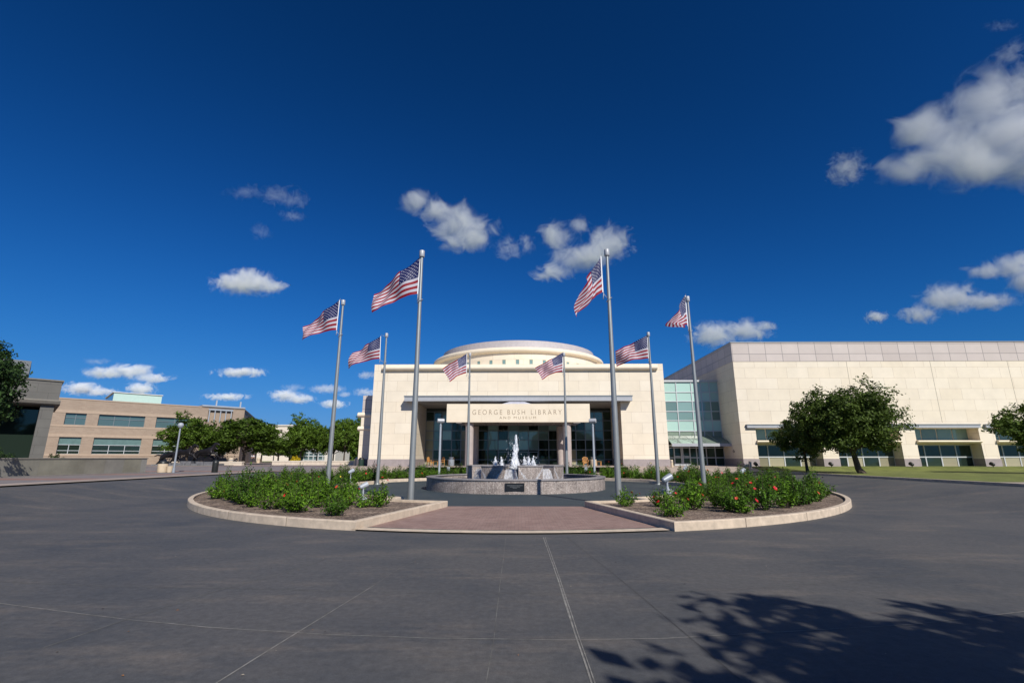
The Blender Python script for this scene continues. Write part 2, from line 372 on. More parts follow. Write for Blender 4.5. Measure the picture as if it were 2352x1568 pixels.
# right kerb of the lawn and the strip of walk along it
kb = MB()
ys = np.linspace(15, 50.5, 36)
for a, b_ in zip(ys[:-1], ys[1:]):
    kb.add([(RX-.02, a, H(RX, a)), (RX+.25, a, H(RX, a)), (RX+.25, b_, H(RX, b_)), (RX-.02, b_, H(RX, b_)),
            (RX-.02, a, H(RX, a)+.15), (RX+.25, a, H(RX, a)+.15), (RX+.25, b_, H(RX, b_)+.15), (RX-.02, b_, H(RX, b_)+.15)],
           [(4, 5, 6, 7), (0, 4, 7, 3), (1, 2, 6, 5), (0, 1, 5, 4), (2, 3, 7, 6)])
struct(kb.build('kerb', concrete))
sheet('walk', RX+.25, 110, 15, 27, .13, pave_light, 40, 12)

# court, brick path, bands
def disc(r0, r1, a0, a1, n, z, out=False):
    b = MB(); k = 6; q = (lambda a: ROUT(a)-R_OUT) if out else (lambda a: 0)
    b.add([(CX+(q(a0+(a1-a0)*i/n)+r0+(r1-r0)*j/k)*sin(a0+(a1-a0)*i/n), CY-(q(a0+(a1-a0)*i/n)+r0+(r1-r0)*j/k)*cos(a0+(a1-a0)*i/n), z) for i in range(n+1) for j in range(k+1)],
          [(i*(k+1)+j, (i+1)*(k+1)+j, (i+1)*(k+1)+j+1, i*(k+1)+j+1) for i in range(n) for j in range(k)]); return b
struct(disc(0.5, 13.6, 0, 2*pi, 96, .005).build('court', court_m))
A0 = radians(12.75)
yb = G(1180, 1163).y
pb = MB()
n = 24
def arcx(r, i): a = -A0+2*A0*i/n; r += ROUT(a)-R_OUT; return (CX+r*sin(a), CY-r*cos(a))
b = MB(); bot = [arcx(R_OUT-.75, i) for i in range(n+1)]
top = [(-3.0+6.0*i/n, yb) for i in range(n+1)]
b.add([(*p, .014) for p in bot]+[(*p, .014) for p in top], [(i, i+1, n+2+i, n+1+i) for i in range(n)]); struct(b.build('brick_path', brick_path_m))
struct(disc(R_OUT-.75, R_OUT-.47, -A0, A0, n, .012, True).build('asphalt_strip', court_m))
bb = disc(R_OUT-.47, R_OUT-.02, -A0, A0, n, .04, True); struct(bb.build('flush_kerb', concrete))

# joints in the drive
jb = MB()
def strip(b, pts, w, z=.004):
    pts = [G(*p) for p in pts]
    dense = []
    for p, q in zip(pts[:-1], pts[1:]):
        k = max(1, int((q-p).length/.5)); dense += [p.lerp(q, i/k) for i in range(k)]
    dense.append(pts[-1]); vs = []
    for i, p in enumerate(dense):
        t = (dense[min(i+1, len(dense)-1)]-dense[max(i-1, 0)]).normalized(); nn = Vector((-t.y, t.x, 0))
        ww = w*random.uniform(.6, 1.2); jit = nn*random.uniform(-.004, .004)
        vs += [p+nn*ww/2+jit, p-nn*ww/2+jit]
    b.add([(x, y, z+H(x, y)) for x, y, _ in vs], [(2*i, 2*i+1, 2*i+3, 2*i+2) for i in range(len(dense)-1)])
strip(jb, [(1248, 1233), (1276, 1314), (1296, 1374), (1321, 1454), (1346, 1529), (1364, 1585)], .024)
strip(jb, [(1252, 1233), (1280.5, 1314), (1301, 1374), (1327, 1454), (1353, 1529), (1372, 1585)], .016)
jb.k = 0
strip(jb, [(-30, 1380), (0, 1385), (130, 1402), (300, 1423), (480, 1440), (760, 1457), (1000, 1465), (1300, 1469), (1520, 1466), (1800, 1450), (2100, 1433), (2360, 1403)], .015)
strip(jb, [(480, 1578), (680, 1454), (850, 1349)], .015)
jf = MB()
strip(jf, [(850, 1349), (900, 1315), (1000, 1262)], .014)
strip(jf, [(100, 1487), (290, 1422), (500, 1355), (640, 1318), (750, 1283)], .016)
strip(jf, [(1115, 1580), (1134, 1469), (1150, 1330), (1162, 1235)], .01)
strip(jf, [(0, 1190), (430, 1168)], .05)
strip(jf, [(0, 1335), (250, 1345), (600, 1352), (1000, 1362), (1380, 1361), (1650, 1355), (1900, 1338), (2100, 1315), (2300, 1290)], .012)
strip(jf, [(1960, 1165), (2352, 1186)], .045); strip(jf, [(1760, 1225), (2000, 1260), (2352, 1312)], .02)
strip(jf, [(0, 1255), (400, 1235), (720, 1222)], .02)
jc = MB(); strip(jc, [(1303, 1234), (1400, 1310), (1510, 1400), (1700, 1560)], .012)
struct(jb.build('road_joints', seam_m)); struct(jf.build('road_joints', seam_faint)); struct(jc.build('road_crack', crack_m))

# ------------------------------------------------------------------ planting beds of the ring
NOTCH = [(0, 25.5), (64, 71), (120, 180)]
def ring_poly(side):
    D = radians; pts = []
    n = 60
    for i in range(n+1):
        a = A0+(pi-2*A0)*i/n; pts.append((side*ROUT(a)*sin(a), CY-ROUT(a)*cos(a)))
    inner = []
    notches = NOTCH
    for k in range(0, 1000):
        deg = 12.4+(180-24.8)*k/999
        r = 13.35 if any(a <= deg <= b for a, b in notches) else R_IN
        inner.append((deg, r))
    keep = [inner[0]]
    for q in range(1, len(inner)):
        if inner[q][1] != inner[q-1][1]: keep += [inner[q-1], (inner[q-1][0]+.01, inner[q][1])]
        elif inner[q][0]-keep[-1][0] > 3: keep.append(inner[q])
    keep.append(inner[-1])
    for deg, r in reversed(keep):
        a = D(deg); pts.append((side*r*sin(a), CY-r*cos(a)))
    return pts if side > 0 else pts[::-1]
import mathutils.geometry as mg
for side, nm in ((-1, 'left'), (1, 'right')):
    po = ring_poly(side); pi_ = offset_poly(po, .2); n = len(po)
    b = MB(); zt = .25
    bev = offset_poly(po, .02)
    b.add([(*p, 0) for p in po]+[(*p, zt-.02) for p in po]+[(*p, zt) for p in bev]+[(*p, zt) for p in pi_]+[(*p, .08) for p in pi_],
          [(j*n+i, j*n+(i+1) % n, (j+1)*n+(i+1) % n, (j+1)*n+i) for j in range(4) for i in range(n)])
    b.k = 1
    for deg in list(range(20, 165, 9)):
        a = radians(deg); ro = ROUT(a)+.001; c = (side*ro*sin(a), CY-ro*cos(a)); t = (side*cos(a)*.008, sin(a)*.008); q = (side*sin(a)*.006, -cos(a)*.006)
        w = (side*sin(a)*-.2, cos(a)*.2)
        b.add([(c[0]+s*t[0]+e[0], c[1]+s*t[1]+e[1], z) for z in (0.0, zt+.003) for s, e in ((-1, q), (1, q), (1, w), (-1, w))], [(0, 1, 5, 4), (4, 5, 6, 7)])
    struct(b.build('kerb', [concrete, M('kerb_joint', (.16, .12, .09), .9)]))
    # mulch: polar grid with uneven surface
    tri = mg.tessellate_polygon([[Vector((*p, 0)) for p in pi_]])
    b = MB(); b.add([(*p, .16) for p in pi_], [tuple(t) for t in tri]); struct(b.build('mulch_bed', mulch_m))

# ------------------------------------------------------------------ fountain
ft = thing('fountain', 'round granite fountain with two tiers and white jets amid the flag circle', 'fountain', (CX, CY, 0))
RF = 6.0; NP = 48
ZR = P(1185, 1101, CY-RF).z-.08
b = MB(); b.lathe([(RF, 0), (RF, ZR), (RF-.45, ZR), (RF-.45, .30)], (CX, CY, 0), 96)
b.k = 1
for i in range(NP):
    a = 2*pi*i/NP; t = (-sin(a)*.012, cos(a)*.012)
    c0 = (CX+(RF+.004)*cos(a), CY+(RF+.004)*sin(a))
    b.add([(c0[0]+s*t[0], c0[1]+s*t[1], z) for z in (.0, ZR) for s in (-1, 1)], [(0, 1, 3, 2)])
smooth_by_angle(b.build('basin_wall', [aggregate, joint_m], ft))
b = MB(); b.lathe([(RF-.5, ZR+.002), (RF+.05, ZR+.002), (RF+.06, ZR+.03), (RF+.05, ZR+.08), (RF-.5, ZR+.09), (RF-.52, ZR+.06), (RF-.5, ZR+.002)], (CX, CY, 0), 96)
smooth_by_angle(b.build('coping', coping_m, ft))
b = MB(); b.lathe([(RF-.44, ZR-.14), (2.0, ZR-.14)], (CX, CY, 0), 64); b.build('pool_water', water_m, ft)
# upper tier: eight blocks with lower notches between them
NOFF = radians(-5)
R1, R2 = 3.3, 2.95
ZT = P(1185, 1069, CY-3.3).z-.07; ZN = ZT-.17
def fan(bm, ra, rb, a, b_, z0, z1, n=6):
    for i in range(n):
        t0 = a+(b_-a)*i/n; t1 = a+(b_-a)*(i+1)/n
        q = [(CX+r*sin(t), CY-r*cos(t)) for t, r in ((t0, rb), (t1, rb), (t1, ra), (t0, ra))]
        v = [(*p, z0) for p in q]+[(*p, z1) for p in q]
        f = [(4, 5, 6, 7), (0, 1, 5, 4), (2, 3, 7, 6)]
        if i == 0: f.append((0, 4, 7, 3))
        if i == n-1: f.append((1, 2, 6, 5))
        bm.add(v, f)
for k in range(8):
    blk = MB(); wr = MB(); cop = MB(); wat = MB()
    c = NOFF+k*pi/4
    fan(wr, 1.9, R2, c-radians(8.5), c+radians(8.5), .3, ZN, 4)
    fan(blk, 1.9, R1, c+radians(8.5), c+radians(36.5), .3, ZT, 8)
    fan(cop, 1.85, R1+.04, c+radians(8.0), c+radians(37.0), ZT+.001, ZT+.07, 8)
    for j in range(1, 4):
        a = c+radians(8.5+7*j); t = (cos(a)*.010, sin(a)*.010); p = (CX+(R1+.005)*sin(a), CY-(R1+.005)*cos(a))
        blk.k = 1; blk.add([(p[0]+s*t[0], p[1]+s*t[1], z) for z in (.55, ZT) for s in (-1, 1)], [(0, 1, 3, 2)])
    # film of water over the notch, spreading as it drops
    for i in range(6):
        for s_, w0, w1 in ((0, .30, .36),):
            u0 = -w0+2*w0*i/6; u1 = -w0+2*w0*(i+1)/6; q = []
            for zi, (z, rr, fl) in enumerate(((ZN+.03, R2-.3, 1), (ZN+.03, R2+.03, 1), (1.2, R2+.16, 1.15), (.9, R2+.24, 1.35), (.6, R2+.29, 1.6))):
                for u in (u0, u1):
                    uu = u*fl; q.append((CX+rr*sin(c)+uu*cos(c), CY-rr*cos(c)+uu*sin(c), z))
            wat.add(q, [(2*j, 2*j+1, 2*j+3, 2*j+2) for j in range(4)])
    # white edges where the water clings to the block faces
    for sg in (-1, 1):
        caps = MB()
        for z0, z1, d0, d1 in ((ZN+.12, 1.2, .0, .05), (1.2, .95, .05, .22), (.95, ZR-.14, .22, .42)):
            v = []
            for z, d in ((z0, d0), (z1, d1)):
                for w in (0, .05+d*.45):
                    a = c+sg*(radians(8.5)+(d+w)/R1); v.append((CX+(R1+.015)*sin(a), CY-(R1+.015)*cos(a), z))
            caps.add(v, [(0, 1, 3, 2)])
        caps.build('foam_edge', sheet_m, ft)
    blk.build('tier_block', [aggregate, joint_m], ft); wr.build('weir', aggregate, ft); cop.build('tier_coping', coping_m, ft)
    wat.build('falling_water', sheet_m, ft)
b = MB(); b.lathe([(2.9, ZN+.03), (.01, ZN+.03)], (CX, CY, 0), 48); b.build('tier_water', water_m, ft)
def jet(x, y, z0, h, r):
    b = MB()
    rr = random.Random(int(x*100+y*10))
    n = 8
    for s in range(5 if h > 1 else 3):
        path = []; rad = []; ox, oy = rr.uniform(-.3, .3)*r, rr.uniform(-.3, .3)*r; hh = h*(1 if s == 0 else rr.uniform(.35, .85))
        for i in range(10):
            t = i/9; path.append((x+ox*(1-t*.6)+rr.uniform(-.15, .15)*r, y+oy+rr.uniform(-.15, .15)*r, z0+hh*t)); rad.append(max(.008, r*(1-.85*t**.9)*rr.uniform(.55, .9)))
        b.tube(path, rad, n)
    for s in range(int(45*h)):
        t = rr.random()**.8; q = rr.uniform(.004, .020); sp = r*(1.9-1.2*t)
        b.ell((x+rr.gauss(0, .5)*sp, y+rr.gauss(0, .5)*sp, z0+h*t*.95), (q, q, q*2.2), 5, 4)
    return b.build('water_jet', foam_m, ft, smooth=True)
for (px, py, h, r) in ((-.15, CY, 2.25, .42), (-.3, CY-1.9, .8, .3), (-1.42, CY-.6, .78, .28), (-1.08, CY+.7, .75, .28), (.5, CY+.9, .82, .28), (.72, CY-.3, .8, .28), (1.05, CY-.9, .82, .28), (.05, CY+1.7, .6, .16)):
    jet(px*1.05, py, ZN+.03, h, r)
pq = MB(); a = 0
x0, x1 = -.66, .42; y = CY-RF-.02
pq.box(x0, x1, y-.03, y+.06, .20, .62); pl = pq.build('plaque', M('plaque_black', (.012, .014, .016), .3, 0, var=.05), ft)
for row, (w, z) in enumerate(((.86, .48), (.55, .41), (.22, .34))):
    tx = MB(); q = -w/2
    while q < w/2:
        l = random.uniform(.012, .03); tx.box(-.12+q, -.12+q+l, y-.034, y-.0302, z, z+.025); q += l+.012
    tx.build('plaque_lettering', M('plaque_letters', (.20, .21, .22), .5), pl, local=False)

# ------------------------------------------------------------------ flagpoles and flags
def flagpole(x, y, h, label):
    z = H(x, y)
    t = thing('flagpole', label, 'flagpole', (x, y, z), 0, 'flagpoles round the fountain')
    b = MB(); b.tube([(x, y, z+.02), (x, y, z+h*.35), (x, y, z+h-.28)], [.14, .13, .066], 20); smooth_by_angle(b.build('pole', metal, t))
    b = MB(); b.lathe([(.0, h-.34), (.12, h-.33), (.13, h-.31), (.13, h-.02), (.12, h), (0, h)], (x, y, z), 20); smooth_by_angle(b.build('finial', metal_light, t))
    b = MB(); b.lathe([(.24, .0), (.24, .02), (.16, .05), (.14, .10), (.0, .10)], (x, y, z), 20); b.build('base_collar', metal, t)
    return t
def flag(pole, y, tl, bl, tr_, br_, label, ph, dyk=1.0, L0=2.4, K=.6, top=11.7):
    """four measured corners: hoist top/bottom, fly top/bottom"""
    A, B = P(*tl, y), P(*bl, y); C_, D_ = P(*tr_, y), P(*br_, y)
    def back(c, a):
        d2 = L0*L0-(c-a).length_squared; return Vector((0, dyk*sqrt(max(.05, d2)), 0))
    C_ += back(C_, A); D_ += back(D_, B)
    # keep hoist length at 1.5
    nu, nv = 44, 24; vs = []; uvs = []
    fl = (D_+C_)/2-(A+B)/2; nrm = Vector((fl.y, -fl.x, 0)).normalized()
    rr = random.Random(ph); p1, p2, p3 = rr.uniform(0, 6), rr.uniform(0, 6), rr.uniform(0, 6)
    for j in range(nv+1):
        t = j/nv
        for i in range(nu+1):
            s = i/nu
            p = A.lerp(C_, s)*(1-t)+B.lerp(D_, s)*t
            p = p+Vector((0, 0, 1))*(.20*sin(pi*s)*(t-.15)+.02*sin(9*s+p3)*s)
            amp = .24*s**.7
            p = p+nrm*(amp*sin(2*pi*(1.35*s+.45*t)+p1)+.08*s*sin(2*pi*(3.1*s-.9*t)+p2)+.10*s*sin(pi*t+p3))
            fd = s+(1-t)*.75-.80; p = p+nrm*(K*(sqrt(fd*fd+.004)+fd)/2*1.1)
            p = p+Vector((0, 0, 1))*(.035*s*sin(2*pi*(2.2*s+.6*t)+p2))
            vs.append(p)
            uvs.append((s, t))
    mb = MB(); mb.add(vs, [(j*(nu+1)+i, j*(nu+1)+i+1, (j+1)*(nu+1)+i+1, (j+1)*(nu+1)+i) for j in range(nv) for i in range(nu)])
    t0 = thing('flag', label, 'flag', tuple(B), 0, 'striped flags flying from the poles')
    o = mb.build('cloth', flag_m, t0, smooth=True)
    ul = o.data.uv_layers.new(name='UVMap')
    for l in o.data.loops: ul.data[l.index].uv = uvs[l.vertex_index]
    hb = MB(); w = .05; dx = (pole[0]-A.x); sgn = 1 if dx > 0 else -1
    hb.add([A+Vector((0, -.004, 0)), A+Vector((w*sgn, -.004, .0)), B+Vector((w*sgn, -.004, 0)), B+Vector((0, -.004, 0)),
            A+Vector((0, .004, 0)), A+Vector((w*sgn, .004, .0)), B+Vector((w*sgn, .004, 0)), B+Vector((0, .004, 0))], [(0, 1, 2, 3), (7, 6, 5, 4), (0, 4, 5, 1), (3, 2, 6, 7), (1, 5, 6, 2)])
    hb.build('heading', white_cloth, t0)
    # snap hooks, counterweight and retainer ring below the flag
    hb = MB()
    hb.tube([A+Vector((w*sgn, 0, 0)), A+Vector((w*sgn*1.2, 0, .12)), Vector((pole[0]-.03*sgn, y, min(top, A.z+.4)))], .008, 5)
    hb.build('halyard', metal_light, t0, smooth=True); hb = MB()
    hb.tube([B+Vector((w*sgn, 0, 0)), B+Vector((w*sgn*.8, 0, -.2)), B+Vector((w*sgn*.4, 0, -.36))], [.012, .02, .02], 6)
    hb.build('counterweight', metal_light, t0, smooth=True); hb = MB()
    ring = [(pole[0]+.13*cos(q), y+.13*sin(q), B.z-.38-.10*cos(q+pi)*sgn*1.0) for q in np.linspace(0, 2*pi, 17)]
    hb.tube(ring, .016, 6, cap=False)
    hb.tube([B+Vector((w*sgn*.7, 0, -.05)), (pole[0]-.10*sgn, y-.02, B.z-.30)], .012, 5)
    hb.build('retainer_ring', metal_light, t0, smooth=True)
    return t0
FP = [
 ('near left', -4.65, 22.25, 12.0, (964.5, 590.5), (958, 675), (845, 662), (849, 716), 'frontmost flagpole on the left, tallest one left of the fountain'),
 ('outer left', -11.32, 29.9, 12.0, (779, 689), (772, 758), (686, 744), (688, 780), 'flagpole farthest to the left, rising from the left planting bed'),
 ('third left', -10.8, 38.55, 12.0, (873.7, 772), (871.7, 824), (804, 808), (795, 844), 'flagpole standing before the left corner of the cream entrance building'),
 ('far left', -4.68, 46.4, 12.0, (1071.6, 812), (1071, 856.6), (1018, 846), (1036, 884), 'thin far flagpole behind the fountain, just left of the carved sign letters'),
 ('far right', 4.53, 46.4, 12.0, (1292, 809.6), (1292, 853), (1231, 844), (1243, 875), 'thin far flagpole behind the fountain, at the right end of the carved sign letters'),
 ('near right', 4.5, 22.25, 12.0, (1379, 588), (1383.7, 671), (1336, 680), (1322, 744), 'frontmost flagpole on the right, tallest one right of the fountain'),
 ('third right', 10.74, 38.55, 12.0, (1486, 770), (1489, 823), (1415, 803), (1418, 840), 'flagpole in front of the right end of the cream entrance front'),
 ('outer right', 10.9, 29.5, 12.0, (1573, 679), (1579, 748.6), (1523, 752), (1538, 774), 'flagpole farthest to the right, in front of the green glass bay')]
FL = ['large flag streaming left from the frontmost left pole', 'flag farthest to the left with its fly end curled over',
      'flag streaming left against blue sky at the left corner of the entrance front', 'sharply folded small flag hanging in front of the left side of the cornice',
      'small flag blowing left before the right side of the drum', 'narrow steeply hanging flag on the frontmost right pole, seen against a cloud',
      'broad flag blowing left above the right end of the entrance front', 'twisted flag farthest to the right, bunched near its pole']
for i, (nm, x, y, h, a, b_, c, d, lab) in enumerate(FP):
    flagpole(x, y, h, lab)
    flag((x, y), y, a, b_, c, d, FL[i], 100+i*7, -1 if i in (3, 4, 5, 7) else 1, 2.4, (.7, .55, .4, .05, .05, .35, .3, -.35)[i])

# ------------------------------------------------------------------ shrubs
def leaves(cent, nrm, size, asp=.5):
    """rhombic leaf quads at the given centres"""
    n = len(cent); a = np.cross(nrm, RNG.normal(size=(n, 3))); a /= np.linalg.norm(a, axis=1)[:, None]+1e-9
    b = np.cross(nrm, a); s = (size*RNG.uniform(.6, 1.3, n))[:, None]
    v = np.stack([cent-a*s, cent+b*s*asp, cent+a*s, cent-b*s*asp], 1).reshape(-1, 3)
    return v
def quads_mesh(name, v, mat, parent=None):
    n = len(v)//4; me = bpy.data.meshes.new(name)
    me.vertices.add(len(v)); me.vertices.foreach_set('co', v.astype(np.float32).ravel())
    me.loops.add(4*n); me.loops.foreach_set('vertex_index', np.arange(4*n, dtype=np.int32))
    me.polygons.add(n); me.polygons.foreach_set('loop_start', np.arange(0, 4*n, 4, dtype=np.int32))
    me.update(calc_edges=True); me.validate(); me.materials.append(mat)
    o = bpy.data.objects.new(name, me); COL.objects.link(o)
    if parent is not None: o.parent = parent
    return o
def shrub_proto(seed, R=.5, Hh=.95, nst=46, mat=None):
    global RNG
    RNG = np.random.default_rng(seed); rr = random.Random(seed)
    t = thing('hibiscus_shrub', 'proto', 'shrub')
    st = MB(); cs = []; ns = []; tips = []
    for k in range(nst):
        a = rr.uniform(0, 2*pi); e = rr.random()**.6; top = Vector((cos(a)*R*e*rr.uniform(.6, 1.1), sin(a)*R*e*rr.uniform(.6, 1.1), Hh*(1.0-.45*e*e)*rr.uniform(.72, 1.12)))
        if rr.random() < .35: top = Vector((cos(a)*R*rr.uniform(.7, 1.05), sin(a)*R*rr.uniform(.7, 1.05), Hh*rr.uniform(.25, .6)))
        base = Vector((cos(a)*.07, sin(a)*.07, 0)); mid = base.lerp(top, .5)+Vector((0, 0, -.05))
        if k % 3 == 0: st.tube([base, mid, top], [.012, .008, .003], 4, cap=False)
        tips.append(top)
        m = 21
        for i in range(m):
            s = .32+.68*i/(m-1); q = base*(1-s)**2+mid*2*s*(1-s)+top*s*s
            q = q+Vector((rr.gauss(0, .045), rr.gauss(0, .045), rr.gauss(0, .035)))
            cs.append(q); out = Vector((q.x, q.y, .35+rr.uniform(-.3, .5))); ns.append(out+Vector((rr.gauss(0, .35), rr.gauss(0, .35), rr.gauss(0, .35))))
    cs = np.array([tuple(c) for c in cs]); ns = np.array([tuple(x.normalized()) for x in ns])
    cs[:, 2] = np.maximum(cs[:, 2], .05)
    quads_mesh('foliage', leaves(cs, ns, .043, .55), mat or leaf_shrub, t)
    st.build('stem', bark, t, local=True)
    return t, tips
PROTOS = [shrub_proto(31+i, R=.46+.05*(i % 3), Hh=[.92, 1.05, .8, .98, .88, .7][i], nst=[46, 52, 40, 50, 44, 36][i], mat=(leaf_shrub, leaf_shrub2)[i % 3 == 1]) for i in range(6)]
def flower_mesh(m, nm):
    b = MB()
    for k in range(5):
        a = 2*pi*k/5; c = Vector((cos(a), sin(a), 0)); s = Vector((-sin(a), cos(a), 0)); o = Vector((0, 0, 1))
        b.add([(0, 0, 0), c*.035+s*.03+o*.02, c*.075+s*.022+o*.03, c*.075-s*.022+o*.03, c*.035-s*.03+o*.02], [(0, 1, 2, 3, 4)])
    b.tube([(0, 0, 0), (0, 0, .06)], [.006, .004], 4)
    me = b.build('flower', m, None); d = me.data; bpy.data.objects.remove(me); return d
FM = [flower_mesh(petal_red, 'r'), flower_mesh(petal_orange, 'o'), flower_mesh(petal_yellow, 'y')]
ORD = ['first', 'second', 'third', 'fourth', 'fifth', 'sixth', 'seventh', 'eighth', 'ninth', 'tenth', 'eleventh', 'twelfth', 'thirteenth', 'fourteenth', 'fifteenth',
       'sixteenth', 'seventeenth', 'eighteenth', 'nineteenth', 'twentieth', 'twenty-first', 'twenty-second', 'twenty-third', 'twenty-fourth', 'twenty-fifth', 'twenty-sixth', 'twenty-seventh', 'twenty-eighth', 'twenty-ninth', 'thirtieth', 'thirty-first', 'thirty-second', 'thirty-third', 'thirty-fourth']
SHC = 0
def place_shrub(x, y, z, label, group, sc=1.0, nf=0, rr=random, cols=(0, 0, 0, 0, 0, 1, 2)):
    global SHC
    t, tips = PROTOS[rr.randrange(6)]
    c = copy_tree(t); c.location = (x, y, z); c.rotation_euler = (0, 0, rr.uniform(0, 6.28)); k = sc*rr.uniform(.88, 1.15); c.scale = (k, k, k*rr.uniform(.9, 1.1))
    tag(c, label, 'shrub', group)
    for _ in range(nf):
        tp = rr.choice(tips); f = bpy.data.objects.new('flower', FM[rr.choice(cols)]); COL.objects.link(f); f.parent = c
        d = Vector((tp.x, tp.y, .15)).normalized()
        f.location = tp+d*.05+Vector((0, 0, .02)); s = rr.uniform(.5, .95); f.scale = (s, s, s)
        # face outwards and towards the light
        q = (d+Vector((.1, -.5, .5))).normalized() if False else (d+Vector((0, 0, .4))).normalized()
        f.rotation_euler = q.to_track_quat('Z', 'Y').to_euler()
    SHC += 1
    return c
rr = random.Random(5)
ROWN = ['inner row', 'second row', 'third row', 'outer row']
for side, nm in ((-1, 'left'), (1, 'right')):
    for q, rown in enumerate(ROWN):
        a = radians((30, 21, 22, 25)[q]); k = 0
        while a < pi-radians(15):
            deg = math.degrees(a); notch = any(u-1.5 <= deg <= v+1.5 for u, v in NOTCH); ri = 13.35 if notch else R_IN
            r0 = ri+.85; r1 = ROUT(a)-(1.75-.55*sm(25, 65, deg) if deg < 100 else 1.0); r = r0+(r1-r0)*q/3
            if not (q == 0 and (deg < 30)) and rr.random() > .05:
                rj = r+rr.uniform(-.25, .25); aj = a+rr.uniform(-.15, .15)/r
                x, y = side*rj*sin(aj), CY-rj*cos(aj)
                place_shrub(x, y, .15, f'hibiscus shrub in the {nm} bed, {rown}, {ORD[min(k, 33)]} from the brick path', 'hibiscus shrubs in the two ring beds',
                            1.12 if y < 34 else 1.2, rr.choice([0, 0, 1, 1, 2] if side > 0 else [0, 0, 0, 1, 1]), rr)
            k += 1; a += 1.36/r*rr.uniform(.9, 1.12)
# single ones named by what stands out
for (u, v, lab, nf, sc) in ((875, 1164, 'rounded bright shrub standing alone beside the front left flagpole', 2, 1.08), (768, 1184, 'low bright shrub at the front edge of the left bed, nearest the kerb corner', 1, .9),
                        (672, 1172, 'shrub with a big red bloom low at the front of the left bed', 2, .85), (555, 1158, 'shrub at the front left of the left bed above bare mulch', 0, .85),
                        (1438, 1163, 'small lone shrub at the foot of the front right flagpole', 3, .8), (1545, 1186, 'shrub with large red blooms at the front corner of the right bed', 3, .95),
                        (1700, 1177, 'shrub at the front centre of the right bed above bare mulch', 2, 1.0), (1850, 1158, 'shrub at the outer right curve of the right bed', 2, .95)):
    p = G(u, v, .15); place_shrub(p.x, p.y, .15, lab, 'hibiscus shrubs in the two ring beds', sc, nf, rr, (0, 0, 0, 1))
for t, _ in PROTOS: remove_tree(t)

# fallen leaves and petals on the drive
b = MB(); rl = random.Random(3)
for _ in range(60):
    x, y = rl.uniform(-9, 10), rl.uniform(4.5, 14); s = rl.uniform(.008, .022); a = rl.uniform(0, 6)
    b.k = rl.randrange(3)
    b.add([(x+s*cos(a), y+s*sin(a), .010), (x-s*sin(a)*.5, y+s*cos(a)*.5, .016), (x-s*cos(a), y-s*sin(a), .010), (x+s*sin(a)*.5, y-s*cos(a)*.5, .014)], [(0, 1, 2, 3)])
o = b.build('leaf_litter', [M('dry_leaf', (.30, .13, .04), .8), M('pale_leaf', (.33, .29, .22), .8), M('dark_leaf_bit', (.05, .04, .03), .8)]); struct(o, 'stuff')

# ------------------------------------------------------------------ floodlights and lamps
def floodlight(x, y, z, rz, hgt, label, dark=False, sc=1.0):
    t = thing('floodlight', label, 'floodlight', (x, y, z), rz, 'ground floodlights round the fountain')
    b = MB(); b.box(-.17*sc, .17*sc, -.17*sc, .17*sc, 0, .14*sc); b.box(-.13*sc, .13*sc, -.13*sc, .13*sc, .14*sc, .17*sc); b.build('base_block', white_m, t, local=True)
    b = MB(); b.tube([(0, 0, .17*sc), (0, 0, .17*sc+.12)], .06*sc, 12); b.tube([(0, 0, .2*sc), (0, 0, hgt)], [.045*sc, .04*sc], 12); b.tube([(0, 0, hgt-.03), (0, 0, hgt+.05)], .06*sc, 10); smooth_by_angle(b.build('post', white_m, t, local=True))
    b = MB(); c = Vector((0, 0, hgt+.13*sc)); d = Vector((0, -.85, .35)).normalized()
    b.tube([c-d*.24*sc, c-d*.20*sc, c-d*.02*sc, c+d*.20*sc, c+d*.22*sc], [.05*sc, .10*sc, .13*sc, .145*sc, .15*sc], 16); smooth_by_angle(b.build('lamp_head', white_m if not dark else gray_paint, t, local=True))
    b = MB(); b.tube([c+d*.221*sc, c+d*.226*sc], .125*sc, 16); b.build('lens', glass_teal, t, local=True)
    return t
for (u, v, rz, h, lab, dk, sc) in ((832.7, 1151, 2.3, .52, 'white floodlight on a square block in the left bed, beside the lone shrub', False, .85),
        (804, 1112, 2.6, .75, 'white floodlight half hidden in the leaves behind the left bed', False, 1.0), (1030, 1096, 3.4, .55, 'small white floodlight left of the fountain, under the left lantern post', False, 1.3),
        (1345, 1097, 2.6, .55, 'dark headed floodlight right of the fountain, below the wooden chair', True, 1.3), (1534, 1134, 1.9, .6, 'big grey floodlight with its barrel turned sideways in the right bed', True, 1.3),
        (1575, 1098, 2.4, .7, 'white floodlight far back in the right bed, left of the outer right flagpole', False, 1.2), (1708, 1112, 2.0, .75, 'pale floodlight standing out of the blooms in the middle of the right bed', False, 1.1)):
    p = G(u, v, .1); floodlight(p.x, p.y, .14, rz, h, lab, dk, sc)
for (u, Y, rz, lab) in ((1012.6, 47.0, .3, 'tall slim post with a drum floodlight head, left of the entrance sign'), (1361, 47.0, -.3, 'tall slim post with a drum floodlight head, right of the entrance sign')):
    top = P(u, 966, Y); z = H(top.x, Y); hh = top.z-z
    t = thing('lamp_post', lab, 'lamp post', (top.x, Y, z), rz, 'floodlight posts flanking the entrance')
    b = MB(); b.tube([(0, 0, 0), (0, 0, hh-.45)], [.11, .09], 14); b.tube([(0, 0, hh-.45), (0, 0, hh-.2)], [.06, .05], 12); b.tube([(0, 0, hh-.5), (0, 0, hh-.42)], .12, 12); smooth_by_angle(b.build('post', white_m, t, local=True))
    b = MB(); b.tube([(-.34, 0, hh), (-.30, 0, hh), (.30, 0, hh), (.34, 0, hh)], [.17, .22, .22, .17], 18); smooth_by_angle(b.build('lamp_head', metal_light, t, local=True))
